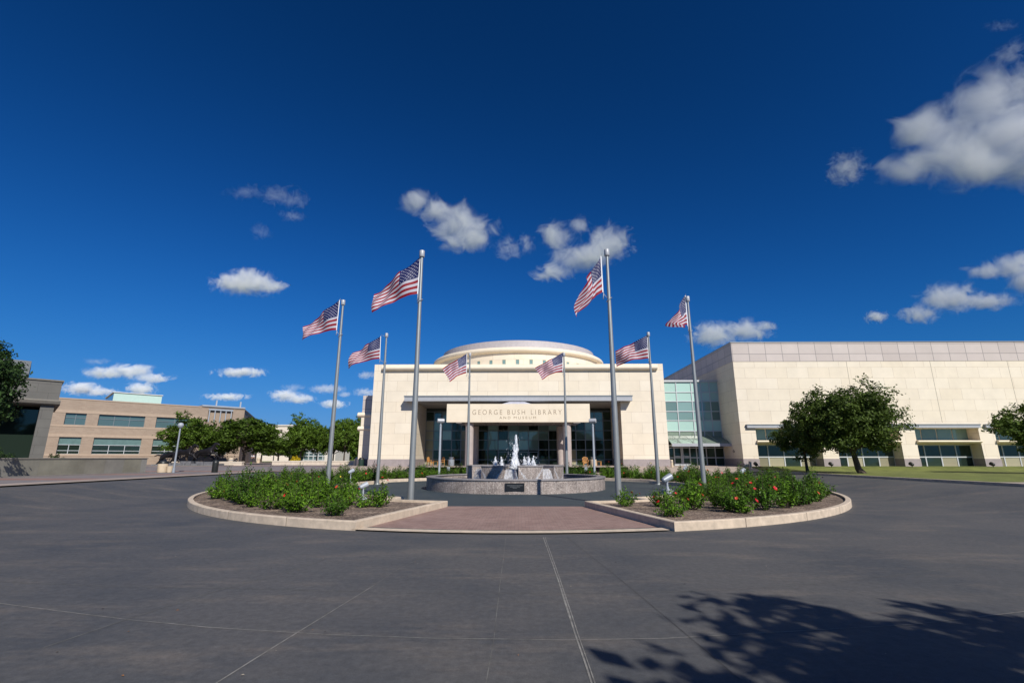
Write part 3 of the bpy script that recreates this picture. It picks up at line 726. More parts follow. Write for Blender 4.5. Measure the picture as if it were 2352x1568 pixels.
for (u, vt, vb, Y, lab) in ((415, 972, 1083, 46, 'nearer grey globe lamp on a tall post beside the two concrete urns'), (632, 1012, 1062, 98, 'far globe lamp on a short looking post in front of the left trees')):
    top = P(u, vt+6, Y); z = H(top.x, Y)+.06; hh = top.z-z
    t = thing('street_lamp', lab, 'street lamp', (top.x, Y, z), 0, 'globe lamps on the plaza')
    b = MB(); b.tube([(0, 0, 0), (0, 0, .35), (0, 0, .36), (0, 0, hh-.2)], [.13, .13, .09, .065], 12); smooth_by_angle(b.build('post', gray_paint, t, local=True))
    b = MB(); b.ell((0, 0, hh+.08), (.26, .26, .24), 16, 10); b.build('globe', white_m, t, local=True, smooth=True)
    b = MB(); b.lathe([(.07, hh-.2), (.2, hh-.12), (.22, hh-.06), (0, hh-.06)], (0, 0, 0), 14); b.build('lamp_collar', gray_paint, t, local=True)

# ------------------------------------------------------------------ main building
YM = 57.0; Z0 = 1.06
lib = thing('museum_building', 'cream limestone entrance building with low round drum, glazed porch and carved sign', 'building', (0, YM, Z0))
XL, XR = P(850, 1000, YM).x, P(1534, 1000, YM).x
ZTOP = P(1192, 836, YM).z; XO = 12.0; ZOP = P(1192, 920, YM).z; YR = 63.5; ZPL = P(1192, 1054, YM).z
b = MB()
b.box(XL, -XO, YM, 90, ZPL, ZTOP); b.box(XO, XR, YM, 90, ZPL, ZTOP)
b.box(-XO, XO, YM, YR+.4, ZOP, ZTOP); b.box(-XO, XO, YR+.4, 90, ZTOP-1.2, ZTOP)
b.build('wall', limestone, lib)
for q0, q1 in ((XL-.06, -XO+.04), (XO-.04, XR+.06)): b = MB(); b.box(q0, q1, YM-.06, 90, Z0-.6, ZPL); b.build('plinth', granite_plinth, lib)
# half-round roof moulding
def halfround(r, n=8): return [(-r*sin(pi*i/n), -r*cos(pi*i/n)) for i in range(n+1)]
zc = P(1192, 845, YM).z; r = .34
xa, xb = P(880, 845, YM).x, P(1508, 845, YM).x
b = MB(); b.xprism([(YM-.02-.05+p[0]*1.2, zc+p[1]) for p in halfround(r)]+[(YM+.0-.003, zc+r), (YM-.003, zc-r)], xa, xb); smooth_by_angle(b.build('roof_moulding', limestone_fine, lib), 60)
# metal beam across the porch
zb0, zb1 = P(1192, 921, 56.2).z, P(1192, 911, 56.2).z; ba, bb_ = P(929, 915, 56.0).x, P(1452, 915, 56.0).x
b = MB(); b.box(ba, bb_, 55.9, 56.93, zb0, zb1); b.build('porch_beam', metal_light, lib)
b = MB(); b.box(ba-.05, bb_+.05, 55.84, 56.95, zb1+.002, zb1+.12); b.build('beam_flashing', frame_m, lib)
# porch ceiling, floor
b = MB(); b.box(-XO+.002, XO-.002, 57.02, YR+.3, ZOP-.25, ZOP-.003); b.build('porch_ceiling', M('soffit', (.30, .29, .28), .8), lib)
b = MB(); b.box(-XO+.05, XO-.05, 52, YR, Z0, Z0+.05); b.build('porch_floor', pave_light, lib)
# curtain wall: rows and columns of panes
rows = [P(1192, v, YR).z for v in (1071, 1055, 1032.5, 1010, 988.6, 966, 945)]
rows[0] = Z0+.06
cw = MB(); pn = MB()
cols = [-12.0, -10.95, -9.85, -8.6, -7.4, -6.3, -5.2, -3.9, -2.6, -1.3, 0, 1.3, 2.6, 3.9, 5.2, 6.3, 7.4, 8.6, 9.85, 10.95, 12.0]
for x in cols: cw.box(x-.05, x+.05, YR-.09, YR+.05, rows[0], rows[-1])
for z in rows: cw.box(-12, 12, YR-.083, YR+.045, z-.045, z+.045)
rp = random.Random(9)
for i in range(len(cols)-1):
    for j in range(6):
        xm = (cols[i]+cols[i+1])/2
        k = 0
        if abs(xm) < 3.8 and j in (2, 3, 4): k = 1  # teal panes: reflected sky put into the glass colour
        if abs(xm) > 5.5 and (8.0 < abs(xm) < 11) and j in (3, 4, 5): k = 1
        if (j < 5 and xm < -10.9) or (j < 4 and -8 < xm < -5.2) or (j < 2 and 5.2 < xm < 7): k = 2  # warm panes: sunlit interior and reveal reflection painted in
        if rp.random() < .12: k = 1-k if k < 2 else 2
        tl_, tw = rp.uniform(-.004, .004), rp.uniform(-.004, .004)
        x0_, x1_, z0_, z1_ = cols[i]+.02, cols[i+1]-.02, rows[j]+.02, rows[j+1]-.02
        pn.k = k; pn.add([(x0_, YR-.03+tl_, z0_), (x1_, YR-.03-tl_, z0_), (x1_, YR-.03-tl_+tw, z1_), (x0_, YR-.03+tl_+tw, z1_)], [(0, 1, 2, 3)])
cw.build('curtain_wall_frame', frame_m, lib)
pn.build('curtain_wall_glass', [glass_dark, glass_teal, glass_blind_lit_room], lib)
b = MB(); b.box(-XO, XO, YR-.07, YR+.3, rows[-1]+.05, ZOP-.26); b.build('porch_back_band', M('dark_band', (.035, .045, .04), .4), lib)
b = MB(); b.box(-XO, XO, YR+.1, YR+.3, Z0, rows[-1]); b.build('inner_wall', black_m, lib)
# entrance doors
for k in range(4):
    x = -2.6+1.3*k
    d = MB(); d.box(x+.06, x+.14, YR-.16, YR-.095, Z0+.06, rows[1]+1.0); d.box(x+1.16, x+1.24, YR-.16, YR-.095, Z0+.06, rows[1]+1.0); d.box(x+.141, x+1.159, YR-.16, YR-.095, rows[1]+.9, rows[1]+1.0); d.box(x+.141, x+1.159, YR-.16, YR-.095, Z0+.06, Z0+.25)
    o = d.build('door', frame_m, lib)
    h = MB(); h.tube([(x+1.1, YR-.22, Z0+.9), (x+1.1, YR-.22, Z0+1.4)], .02, 6); h.build('handle', metal_light, o)
# portico: sign beam, soffit, skylight, columns
YS = 53.6
sx0, sx1 = P(1026, 950, YS).x, P(1355, 950, YS).x; sz0, sz1 = P(1190, 969, YS).z, P(1190, 927, YS).z
b = MB(); b.box(sx0, sx1, YS, YS+.7, sz0, sz1); b.box(sx0, sx0+.5, YS+.7, YS+1.3, sz0+.3, sz1-.01); b.box(sx1-.5, sx1, YS+.7, YS+1.3, sz0+.3, sz1-.01)
sign = b.build('sign_beam', limestone_fine, lib)
b = MB()
for xx in (sx0+1.15*2, -4.0, sx1-2.3-.2, 3.4): b.box(xx, xx+.015, YS-.004, YS+.001, sz0, sz1)
b.box(sx0, sx1, YS-.0045, YS+.001, sz1-.62, sz1-.605); b.build('sign_joint', M('stone_joint', (.55, .46, .33), .8), lib)
b = MB()
gy = [YS+.7, YS+2.2, YS+3.7, YS+5.2, YS+6.7, YS+8.2]
for y in gy: b.box(sx0+.6, sx1-.6, y, y+.28, sz0+.15, sz0+.6)
for x in np.linspace(sx0+1.6, sx1-1.6, 7): b.box(x-.15, x+.15, YS+.71, YS+8.4, sz0+.152, sz0+.55)
b.build('portico_grid', M('portico_steel', (.28, .26, .25), .6), lib)
gx = np.linspace(sx0+1.6, sx1-1.6, 7)
for i in range(6):
    b = MB()
    for j in range(4): b.box(gx[i]+.2, gx[i+1]-.2, gy[j]+.3, gy[j+1]-.02, sz0+.26, sz0+.29)
    b.build('portico_panel', translucent_m, lib)
ap = P(1190, 919, YS+2.5)
b = MB(); w = 3.0
b.add([(-w-.2, YS+.9, sz1-.3), (w-.2, YS+.9, sz1-.3), (w-.2, YS+6, sz1-.3), (-w-.2, YS+6, sz1-.3), (-.1, YS+3.0, ap.z+.15)], [(0, 1, 4), (1, 2, 4), (2, 3, 4), (3, 0, 4)])
b.build('skylight', M('skylight_glass', (.50, .50, .56), .2), lib)
colm = M('column_stone', (.42, .35, .32), .6, var=.08)
for cx_, cy_ in ((-5.4, 54.4), (5.4, 54.4), (-5.35, 61.0), (5.2, 61.0)):
    b = MB(); b.tube([(cx_, cy_, Z0+.05), (cx_, cy_, sz0)], .46, 28); smooth_by_angle(b.build('column', colm, lib))
# lettering
def text_mesh(body, height, width, cx_, z, y, name, m, parent, spacing=1.25, depth=.012, off=-.012):
    cu = bpy.data.curves.new(name, 'FONT'); cu.body = body; cu.align_x = 'CENTER'; cu.space_character = spacing; cu.extrude = .002
    cu.offset = off
    tmp = bpy.data.objects.new(name, cu); COL.objects.link(tmp); bpy.context.view_layer.update()
    dg = bpy.context.evaluated_depsgraph_get(); me = bpy.data.meshes.new_from_object(tmp.evaluated_get(dg)); bpy.data.objects.remove(tmp)
    co = np.zeros(len(me.vertices)*3); me.vertices.foreach_get('co', co); co = co.reshape(-1, 3)
    mn, mx = co.min(0), co.max(0); sx = width/(mx[0]-mn[0]); sy = height/(mx[1]-mn[1])
    o3 = parent['_o']
    out = np.stack([(co[:, 0]-(mn[0]+mx[0])/2)*sx+cx_-o3[0], y-o3[1]-(co[:, 2]-mn[2])/(mx[2]-mn[2]+1e-9)*depth, (co[:, 1]-mn[1])*sy+z-o3[2]], 1)
    me.vertices.foreach_set('co', out.ravel()); me.materials.clear(); me.materials.append(m); me.update()
    o = bpy.data.objects.new(name, me); COL.objects.link(o); o.parent = parent; o['_o'] = o3; return o
letm = M('carved_letters', (.33, .25, .17), .8, var=.1); letm2 = M('carved_letters_faint', (.36, .28, .19), .8, var=.1)
k_ = (1/1.063); Lx = lambda X: (1080+.16156*X)*k_; Lv = lambda Yy: (900+.16156*Yy)*k_
p0, p1 = P(Lx(455), Lv(650), YS), P(Lx(1805), Lv(650), YS); zt, zb_ = P(1190, Lv(620), YS).z, P(1190, Lv(690), YS).z
words = [('GEORGE', 455, 905), ('BUSH', 985, 1250), ('LIBRARY', 1340, 1805)]
for wd, a, c in words:
    xa_, xb_ = P(Lx(a), Lv(650), YS).x, P(Lx(c), Lv(650), YS).x
    text_mesh(wd, zt-zb_, xb_-xa_, (xa_+xb_)/2, zb_, YS-.003, 'sign_lettering', letm, lib, 1.45)
zt, zb_ = P(1190, Lv(718), YS).z, P(1190, Lv(756), YS).z
for wd, a, c in (('AND', 862, 1030), ('MUSEUM', 1080, 1415)):
    xa_, xb_ = P(Lx(a), Lv(735), YS).x, P(Lx(c), Lv(735), YS).x
    text_mesh(wd, zt-zb_, xb_-xa_, (xa_+xb_)/2, zb_, YS-.003, 'sign_lettering', letm2, lib, 1.5, .012, -.006)
# drum
DY = 75.0; DRR = 12.7; zdr = 15.8
b = MB(); b.lathe([(DRR, ZTOP-1.1), (DRR, zdr)], (0, DY, 0), 96); smooth_by_angle(b.build('drum', limestone, lib))
b = MB(); b.lathe([(DRR-.1, zdr-.35)]+[(DRR+.15+.36*cos(q), zdr+.05+.36*sin(q)) for q in np.linspace(-pi/2, pi/2, 9)]+[(DRR-1, zdr+.42)], (0, DY, 0), 120); b.build('drum_moulding', limestone_fine, lib, smooth=True)
b = MB(); b.lathe([(DRR-.9, zdr+.3), (DRR-.95, zdr+1.55), (DRR-1.6, zdr+1.75), (.1, zdr+2.4)], (0, DY, 0), 96)
o = b.build('drum_roof', M('zinc_roof', (.46, .42, .42), .5, var=.08), lib)
for k in range(-6, 7):
    a = k*.1405-.005; c = Vector((DRR*sin(a), DY-DRR*cos(a), 0)); t = Vector((cos(a), sin(a), 0)); nn = Vector((sin(a), -cos(a), 0))
    b = MB(); zw1 = P(1190, 826, 62.4).z; zw0 = zw1-.62
    pts = [c+t*s*.21+nn*.01 for s in (-1, 1)]
    q = [c+t*s*.21-nn*.25 for s in (-1, 1)]
    b.add([(*pts[0][:2], zw0), (*pts[1][:2], zw0), (*pts[1][:2], zw1), (*pts[0][:2], zw1)], [(0, 1, 2, 3)])
    w_ = b.build('drum_window', glass_teal, lib)
    f = MB(); 
    for s in (-1, 1):
        f.prism([tuple((c+t*(s*.21)+nn*e)[:2]) for e in (0, .03)]+[tuple((c+t*(s*.25)+nn*e)[:2]) for e in (.03, 0)], zw0, zw1)
    f.prism([tuple((c-t*.25)[:2]), tuple((c+t*.25)[:2]), tuple((c+t*.25+nn*.04)[:2]), tuple((c-t*.25+nn*.04)[:2])], zw1, zw1+.04); f.build('frame', M('stone_trim', (.7, .6, .42), .8), w_)
# low left part of the building, with two mouldings
YL = 61.0
la, lb = P(834, 980, YL).x, P(852, 980, YL).x
b = MB(); b.box(P(825, 1010, YL).x, XL+.02, YL, 80, ZPL, P(830, 985, YL).z); b.box(P(829, 970, YL).x, XL+.02, YL+.02, 80, P(830, 985, YL).z, P(830, 952, YL).z); b.build('side_wall', limestone, lib)
b = MB(); b.box(P(832, 940, YL).x, XL+.02, YL+.05, 80, P(830, 951, YL).z, P(830, 908, YL).z); b.build('side_parapet', panel_zinc, lib)
for va, vb in ((984, .32), (952.5, .34)):
    zc_ = P(830, va, YL).z; b = MB(); b.xprism([(YL+.3+p[0]*1.5, zc_+p[1]) for p in halfround(vb)]+[(YL+.6, zc_+vb), (YL+.6, zc_-vb)], P(822, va, YL).x, XL+.01); smooth_by_angle(b.build('side_moulding', limestone_fine, lib), 60)
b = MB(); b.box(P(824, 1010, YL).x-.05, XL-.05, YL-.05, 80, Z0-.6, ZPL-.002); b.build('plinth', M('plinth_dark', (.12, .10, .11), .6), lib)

# ------------------------------------------------------------------ gallery wing (right)
YW = 55.0; ZG = .98
XW = P(1694, 930, YW).x
wing = thing('gallery_wing', 'long cream stone wing on the right with grey metal parapet and window bays', 'building', (XW, YW, ZG))
ZWT, ZWM, ZWP = P(1690, 787, YW).z, P(1690, 830, YW).z, P(1710, 1053, YW).z
YB = 60.0
units = []
for k in range(5):
    units.append((P(1737+183*k, 1000, YW).x, P(1737+183*k+147, 1000, YW).x))
zh1, zh0 = P(1800, 983, YW).z, P(1800, 1011, YW).z     # upper lights
zl1 = P(1800, 1021, YW).z; zl0 = ZG+.05
b = MB()
XE = 95
b.box(XW, XE, YW, YW+40, zh1, ZWM)
xs = [XW]+[c for u_ in units for c in u_]+[XE]
for i in range(0, len(xs), 2): b.box(xs[i], xs[i+1], YW, YW+3, ZWP, zh1)
for (a, c) in units: b.box(a, c, YW+1.45, YW+3, ZWP, zh1)
b.box(XW, XW+1.0, YW+3, YB+30, ZWP, zh1)
b.build('wall', limestone, wing)
for i in range(0, len(xs), 2): b = MB(); b.box(xs[i]-.03, xs[i+1]+.03, YW-.05, YW+1.44, ZG-.6, ZWP-.001); b.build('plinth', granite_plinth, wing)
b = MB(); b.box(XW-.05, XW+1.0, YW+1.441, YB+30, ZG-.6, ZWP-.001)
b.build('plinth', granite_plinth, wing)
b = MB(); b.box(XW-.04, XE, YW-.04, YW+40, ZWM+.001, ZWT); b.build('parapet', panel_zinc, wing)
b = MB(); b.box(XW-.1, XE, YW-.1, YW+40, ZWT+.001, ZWT+.08); b.build('coping', metal, wing)
# tall expansion joints, two dark lines down the wall
for u in (1955, 2150, 2330):
    x = P(u, 900, YW).x; b = MB(); b.box(x-.025, x+.025, YW-.003, YW+.001, zh1+.6, ZWM); b.build('expansion_joint', M('sealant', (.33, .28, .22), .8), wing)
for k, (a, c) in enumerate(units):
    w = MB(); yy = YW+1.40
    n = 4; f = MB(); g1 = MB(); g2 = MB()
    zmid = P(1800, 1049, YW).z
    for i in range(n+1):
        x = a+(c-a)*i/n; f.box(x-.06, x+.06, yy-.06, yy+.02, zl0, zl1)
    for z in (zl0, zmid, zl1): f.box(a, c, yy-.055, yy+.018, z-.06, z+.06)
    for i in range(n):
        x0_, x1_ = a+(c-a)*i/n+.05, a+(c-a)*(i+1)/n-.05
        tq = rp.uniform(-.01, .01)
        g1.k = 0; g1.add([(x0_, yy+tq, zmid), (x1_, yy-tq, zmid), (x1_, yy-tq, zl1), (x0_, yy+tq, zl1)], [(0, 1, 2, 3)])
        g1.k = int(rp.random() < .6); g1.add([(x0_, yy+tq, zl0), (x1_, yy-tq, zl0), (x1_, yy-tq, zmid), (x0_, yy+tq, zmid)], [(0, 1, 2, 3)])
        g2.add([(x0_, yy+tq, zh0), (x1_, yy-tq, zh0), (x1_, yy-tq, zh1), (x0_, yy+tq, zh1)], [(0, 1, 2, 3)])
    o = f.build('window', frame_w, wing); g1.build('pane', [glass_dark, glass_blind_lit_room], o); g2.build('upper_pane', glass_upper, o)
    s = MB(); s.box(a+.02, c-.02, yy-.1, yy+.03, zl1+.061, zh0-.001); s.build('transom', limestone_plain, o)
    s = MB(); s.xprism([(YW-.35, zh0-.16), (YW-.30, zh0-.02), (YW+1.3, zh0+.06), (YW+1.3, zh0-.32), (YW-.05, zh0-.34)], a-.05, c-.08); s.build('sun_shelf', limestone_plain, o)
    s = MB(); s.box(a-1.0, c+.10, YW-.28, YW-.003, zh1+.02, zh1+.34); s.build('header_beam', metal_light, o)
    s = MB(); s.box(a-1.05, c+.14, YW-.33, YW-.002, zh1+.342, zh1+.42); s.build('header_flashing', frame_m, o)
    s = MB(); s.box(a-.1, c+.0, YW-.25, YW+1.3, ZG-.05, ZG+.045); s.build('sill', limestone_plain, o)
# glass bay between the two
bay = thing('glass_bay', 'green glass bay with canopy over a double door, left of the long wing', 'building', (20, YB, Z0))
bx0, bx1 = P(1528, 1000, YB).x, XW-.003
bz = [P(1600, v, YB).z for v in (1072, 1052, 1034.0, 1012, 993, 973, 952, 931.5, 911, 892, 875)]
bz = [Z0+.02, P(1600, 1050.5, YB).z, P(1600, 1028.0, YB).z, P(1600, 1014, YB).z, P(1600, 989.5, YB).z, P(1600, 965.5, YB).z, P(1600, 944.5, YB).z, P(1600, 921.5, YB).z, P(1600, 900.5, YB).z, P(1600, 877, YB).z]
kinds = [0, 0, 0, 1, 2, 3, 3, 4, 4]
bc = [bx0]
for u in (1570-13, 1601-9, 1618-4, 1632+2): bc.append(P(u, 950, YB).x)
bc.append(bx1)
f = MB(); gb = {k: MB() for k in range(5)}
for x in bc: f.box(x-.05, x+.05, YB-.08, YB+.03, bz[0], bz[-1])
for z in bz: f.box(bx0, bx1, YB-.075, YB+.025, z-.05, z+.05)
f.box(bx0, bx1, YB-.2, YB-.081, bz[-1], bz[-1]+.22)
for i in range(len(bc)-1):
    for j in range(len(bz)-1):
        q = rp.uniform(-.006, .006)
        gb[kinds[j]].add([(bc[i]+.03, YB-q, bz[j]+.03), (bc[i+1]-.03, YB+q, bz[j]+.03), (bc[i+1]-.03, YB+q, bz[j+1]-.03), (bc[i]+.03, YB-q, bz[j+1]-.03)], [(0, 1, 2, 3)])
o = f.build('frame', frame_w, bay)
gb[0].build('glass', glass_dark, bay); gb[1].build('glass', M('canopy_back_glass', (.22, .28, .22), .25), bay); gb[2].build('spandrel', glass_mint, bay); gb[4].build('spandrel', glass_mint, bay); gb[3].build('glass', glass_teal, bay)
b = MB(); b.box(bx0, bx1, YB+.05, YB+20, Z0, bz[-1]+.2); b.build('wall', M('bay_core', (.10, .10, .10), .8), bay)
b = MB(); b.box(bx0, bx1, YB-1.9, YB-.085, Z0-.02, Z0+.04); b.build('step', pave_light, bay)
# canopy
cz = P(1600, 1021, YB-2.2).z; cxr = P(1667, 1020, YB-2.2).x
b = MB(); b.box(bx0, XW-.01, YB-2.4, YB-2.1, cz-.18, cz+.16); b.box(bx0, XW-.01, YB-2.09, YB-.09, cz-.12, cz-.02); b.build('canopy', metal_light, bay)
b = MB(); b.add([(bx0, YB-2.2, cz+.16), (XW-.01, YB-2.2, cz+.16), (XW-.3, YB-.1, cz+1.1), (bx0, YB-.1, cz+1.1)], [(0, 1, 2, 3)])
b.build('canopy_glass', M('canopy_glass', (.16, .20, .16), .15), bay)
b = MB()
for x in np.linspace(bx0+1.2, XW-1.2, 4): b.tube([(x, YB-2.1, cz+.2), (x-.9, YB-.1, cz+1.5)], .025, 5)
b.build('canopy_rod', metal, bay)
# double door
dx0, dx1 = P(1547, 1050, YB).x, P(1586, 1050, YB).x; dz = Z0+2.35
for k in range(2):
    a = dx0+(dx1-dx0)*k/2; c = dx0+(dx1-dx0)*(k+1)/2
    d = MB(); d.box(a+.02, a+.14, YB-.18, YB-.10, Z0+.05, dz); d.box(c-.14, c-.02, YB-.18, YB-.10, Z0+.05, dz); d.box(a+.141, c-.141, YB-.18, YB-.10, dz-.14, dz); d.box(a+.141, c-.141, YB-.18, YB-.10, Z0+.05, Z0+.3); d.box(a+.141, c-.141, YB-.18, YB-.10, Z0+1.05, Z0+1.15)
    o = d.build('door', frame_w, bay)
    h = MB(); h.tube([((c-.2) if k == 0 else (a+.2), YB-.24, Z0+.9), ((c-.2) if k == 0 else (a+.2), YB-.24, Z0+1.3)], .02, 6); h.build('handle', metal, o)
# small wall lettering on the wing's side wall (three short lines)
b = MB()
for r_, w in enumerate((.25, .55, .42)):
    q = 0
    while q < w: l = rp.uniform(.03, .07); b.box(XW-.012, XW-.0005, 57.2-w/2+q, 57.2-w/2+q+l, 2.85-.13*r_, 2.92-.13*r_); q += l+.025
b.build('wall_lettering', M('dark_letters', (.10, .08, .07), .7), wing)

# ------------------------------------------------------------------ small things by the building
def bollard(u, v0, v1, Y, lab, r=.14, m=None):
    p = P(u, v1, Y); z = H(p.x, Y)+.05
    t = thing('bollard', lab, 'bollard', (p.x, Y, z)); hh = (v1-v0)*Y/F
    b = MB(); b.lathe([(r, 0), (r, hh-.05), (r*.85, hh), (0, hh)], (0, 0, 0), 14); smooth_by_angle(b.build('body', terra, t, local=True))
    b = MB(); b.lathe([(r+.02, hh*.72), (r+.02, hh*.78)], (0, 0, 0), 14); b.build('light_band', gray_paint, t, local=True)
bollard(1544, 1059, 1075, 54.5, 'cream bollard left of the double glass door under the green glass bay')
bollard(1724, 1060, 1075, 53.5, 'cream bollard at the left end of the lawn, by the corner of the wing')
for (u, lab) in ((1737, 'small dark uplight beside the cream bollard at the wing corner'), (1910, 'small dark uplight at the pier between the tree trunks'), (2095, 'small dark uplight left of the unobstructed window bay'), (2281, 'small dark uplight at the pier right of the unobstructed window bay')):
    p = P(u, 1070, 53.9); z = H(p.x, 53.9)+.10
    t = thing('uplight', lab, 'uplight', (p.x, 53.9, z), 0, 'uplights along the wing')
    b = MB(); b.tube([(0, 0, 0), (0, 0, .18)], .04, 8); b.build('stand', black_m, t, local=True)
    b = MB(); b.tube([(0, -.16, .2), (0, -.1, .24), (0, .2, .38), (0, .22, .39)], [.1, .17, .2, .17], 12); smooth_by_angle(b.build('housing', black_m, t, local=True))
def chair(x, y, z, rz, lab):
    t = thing('wooden_chair', lab, 'chair', (x, y, z), rz, 'wooden armchairs in the porch')
    def bx(nm, *a): b = MB(); b.box(*a); return b.build(nm, wood, t, local=True)
    bx('seat', -.29, .29, -.28, .24, .40, .44)
    for sx in (-1, 1):
        for sy in (-.26, .22): bx('leg', sx*.29-.03, sx*.29+.03, sy-.03, sy+.03, 0, .62 if sy < 0 else .60)
        bx('armrest', sx*.30-.045, sx*.30+.045, -.32, .26, .622, .655)
    b = MB()
    for k in range(7):
        xx = -.24+.08*k; b.box(xx-.02, xx+.02, .23, .26, .50, .86+.10*cos((k-3)*.45))
    b.box(-.29, .29, .225, .265, .46, .50)
    arc = [(-.30+.6*i/12, .245, .86+.13*sin(pi*i/12)) for i in range(13)]
    b.tube(arc, .035, 6); b.box(-.32, -.27, .22, .27, .45, .88); b.box(.27, .32, .22, .27, .45, .88)
    b.build('backrest', wood, t, local=True)
    b = MB(); b.box(-.26, .26, -.275, -.25, .30, .39); b.tube([(-.26, -.27, .2), (0, -.27, .32), (.26, -.27, .2)], .02, 4); b.build('apron', wood, t, local=True)
zf = Z0+.05
for (u, Y, rz, lab) in ((988, 58.2, 1.3, 'wooden armchair seen from the side at the left edge of the porch'), (1014, 58.0, -1.0, 'wooden armchair beside the left floodlight post'), (1036, 59.5, -.6, 'wooden armchair half hidden left of the left column'), (1345, 57.6, .1, 'wooden armchair facing out, right of the fountain')):
    p = P(u, 1060, Y); chair(p.x, Y, zf, rz, lab)
for (u, Y, lab) in ((1001, 58.5, 'small wooden side table between the left armchairs'), (1375, 58.2, 'small wooden side table right of the concrete bin')):
    p = P(u, 1060, Y); t = thing('side_table', lab, 'table', (p.x, Y, zf), 0, 'wooden side tables in the porch')
    b = MB(); b.box(-.3, .3, -.3, .3, .46, .50); b.build('tabletop', wood, t, local=True)
    for sx in (-1, 1):
        for sy in (-1, 1): b = MB(); b.box(sx*.25-.025, sx*.25+.025, sy*.25-.025, sy*.25+.025, 0, .46); b.build('leg', wood, t, local=True)
for (u, Y, lab, m) in ((1363, 56.5, 'pale concrete bin with a funnel top, right of the fountain', terra), (1036.5, 57.0, 'dark grey bin with a funnel top, left of the left column', gray_paint)):  # left bin: porch shade painted as a greyer body
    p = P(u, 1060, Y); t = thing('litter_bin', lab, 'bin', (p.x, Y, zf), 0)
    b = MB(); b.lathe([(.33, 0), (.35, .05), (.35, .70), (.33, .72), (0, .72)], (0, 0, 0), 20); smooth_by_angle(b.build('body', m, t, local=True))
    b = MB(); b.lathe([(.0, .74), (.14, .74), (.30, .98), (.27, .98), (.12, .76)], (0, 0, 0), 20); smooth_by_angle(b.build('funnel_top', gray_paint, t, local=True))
def dome_bin(u, Y, hh, r, lab, m, top):
    p = P(u, 1060, Y); z = H(p.x, Y)+.06; t = thing('litter_bin', lab, 'bin', (p.x, Y, z))
    b = MB(); b.lathe([(r*.92, 0), (r, .06), (r, hh*.72), (0, hh*.72)], (0, 0, 0), 20); smooth_by_angle(b.build('body', m, t, local=True))
    b = MB(); b.lathe([(r*1.03, hh*.721), (r*1.03, hh*.78), (r*.8, hh*.92), (r*.3, hh), (0, hh)], (0, 0, 0), 20); smooth_by_angle(b.build('dome_lid', top, t, local=True))
dome_bin(830, 59.5, 1.0, .33, 'dark green domed bin in the shade at the left corner of the entrance building', green_m, black_m)
dome_bin(376, 46, 1.1, .42, 'larger tan concrete bin with a black lid at the end of the stone wall', terra, black_m)
dome_bin(496, 46, 1.15, .26, 'black litter bin standing alone on the plaza left of the planting bed', black_m, black_m)
p = P(391, 1070, 46); t = thing('concrete_urn', 'smaller tan concrete urn between the larger bin and the globe lamp', 'urn', (p.x, 46, H(p.x, 46)+.06))
b = MB(); b.lathe([(.2, 0), (.25, .1), (.27, .5), (.29, .56), (.22, .57), (.2, .5), (0, .5)], (0, 0, 0), 18); smooth_by_angle(b.build('body', terra, t, local=True))

# ------------------------------------------------------------------ left side: stone wall, low walls
wm = block_mat('rubble_wall', (.23, .215, .165), (.27, .26, .245), (.20, .18, .14), 1.9, 1.4, .006, noise=.45, rough=.85)
t = thing('stone_wall', 'long low stone wall with tan stains at the far left', 'wall', (-35, 35, .62))
b = MB(); pA, pB = (-36.9, 19.0), (-33.9, 45.0); d = (Vector(pB)-Vector(pA)).normalized(); nn = Vector((-d.y, d.x))*.5
b.prism([(pA[0], pA[1]), (pB[0], pB[1]), (pB[0]+nn.x, pB[1]+nn.y), (pA[0]+nn.x, pA[1]+nn.y)], .5, 1.92); b.build('wall_body', wm, t)
b = MB(); o_ = Vector((d.y, -d.x))*.05
b.prism([(pA[0]+o_.x, pA[1]+o_.y), (pB[0]+o_.x+d.x*.05, pB[1]+o_.y+d.y*.05), (pB[0]+nn.x-o_.x, pB[1]+nn.y), (pA[0]+nn.x, pA[1]+nn.y)], 1.921, 2.0); b.build('wall_cap', M('wall_cap', (.22, .20, .17), .8), t)
b = MB(); b.prism([(pA[0]+o_.x*8, pA[1]), (pB[0]+o_.x*8, pB[1]), (pB[0], pB[1]), (pA[0], pA[1])], .5, .76); b.build('wall_foot', M('wall_foot', (.20, .18, .165), .8), t)
def low_wall(u0, u1, Y, z1, lab, th=.5):
    a, c = P(u0, 1060, Y).x, P(u1, 1060, Y).x; z = H(a, Y)
    t = thing('low_wall', lab, 'wall', (a, Y, z))
    b = MB(); b.box(a, c, Y, Y+th, z, z+z1-.12); b.build('wall_body', M('cream_wall', (.62, .52, .41), .8), t)
    b = MB(); b.box(a-.04, c+.04, Y-.04, Y+th+.04, z+z1-.119, z+z1); b.build('wall_cap', M('cream_cap', (.66, .57, .46), .8), t)
low_wall(392, 556, 62, .55, 'long low cream seat wall in front of the bronze sculpture')
low_wall(625, 815, 66, .62, 'low cream wall below the trees left of the entrance building')
p = P(820, 1060, 63.5); t = thing('stone_pier', 'short cream pier with a rounded cap at the right end of the low cream wall', 'pier', (p.x, 63.5, 1.0))
b = MB(); b.box(-.28, .28, -.28, .28, 0, .85); b.build('shaft', terra, t, local=True); b = MB(); b.ell((0, 0, .93), (.25, .25, .15), 12, 8); b.build('cap', white_m, t, local=True, smooth=True)
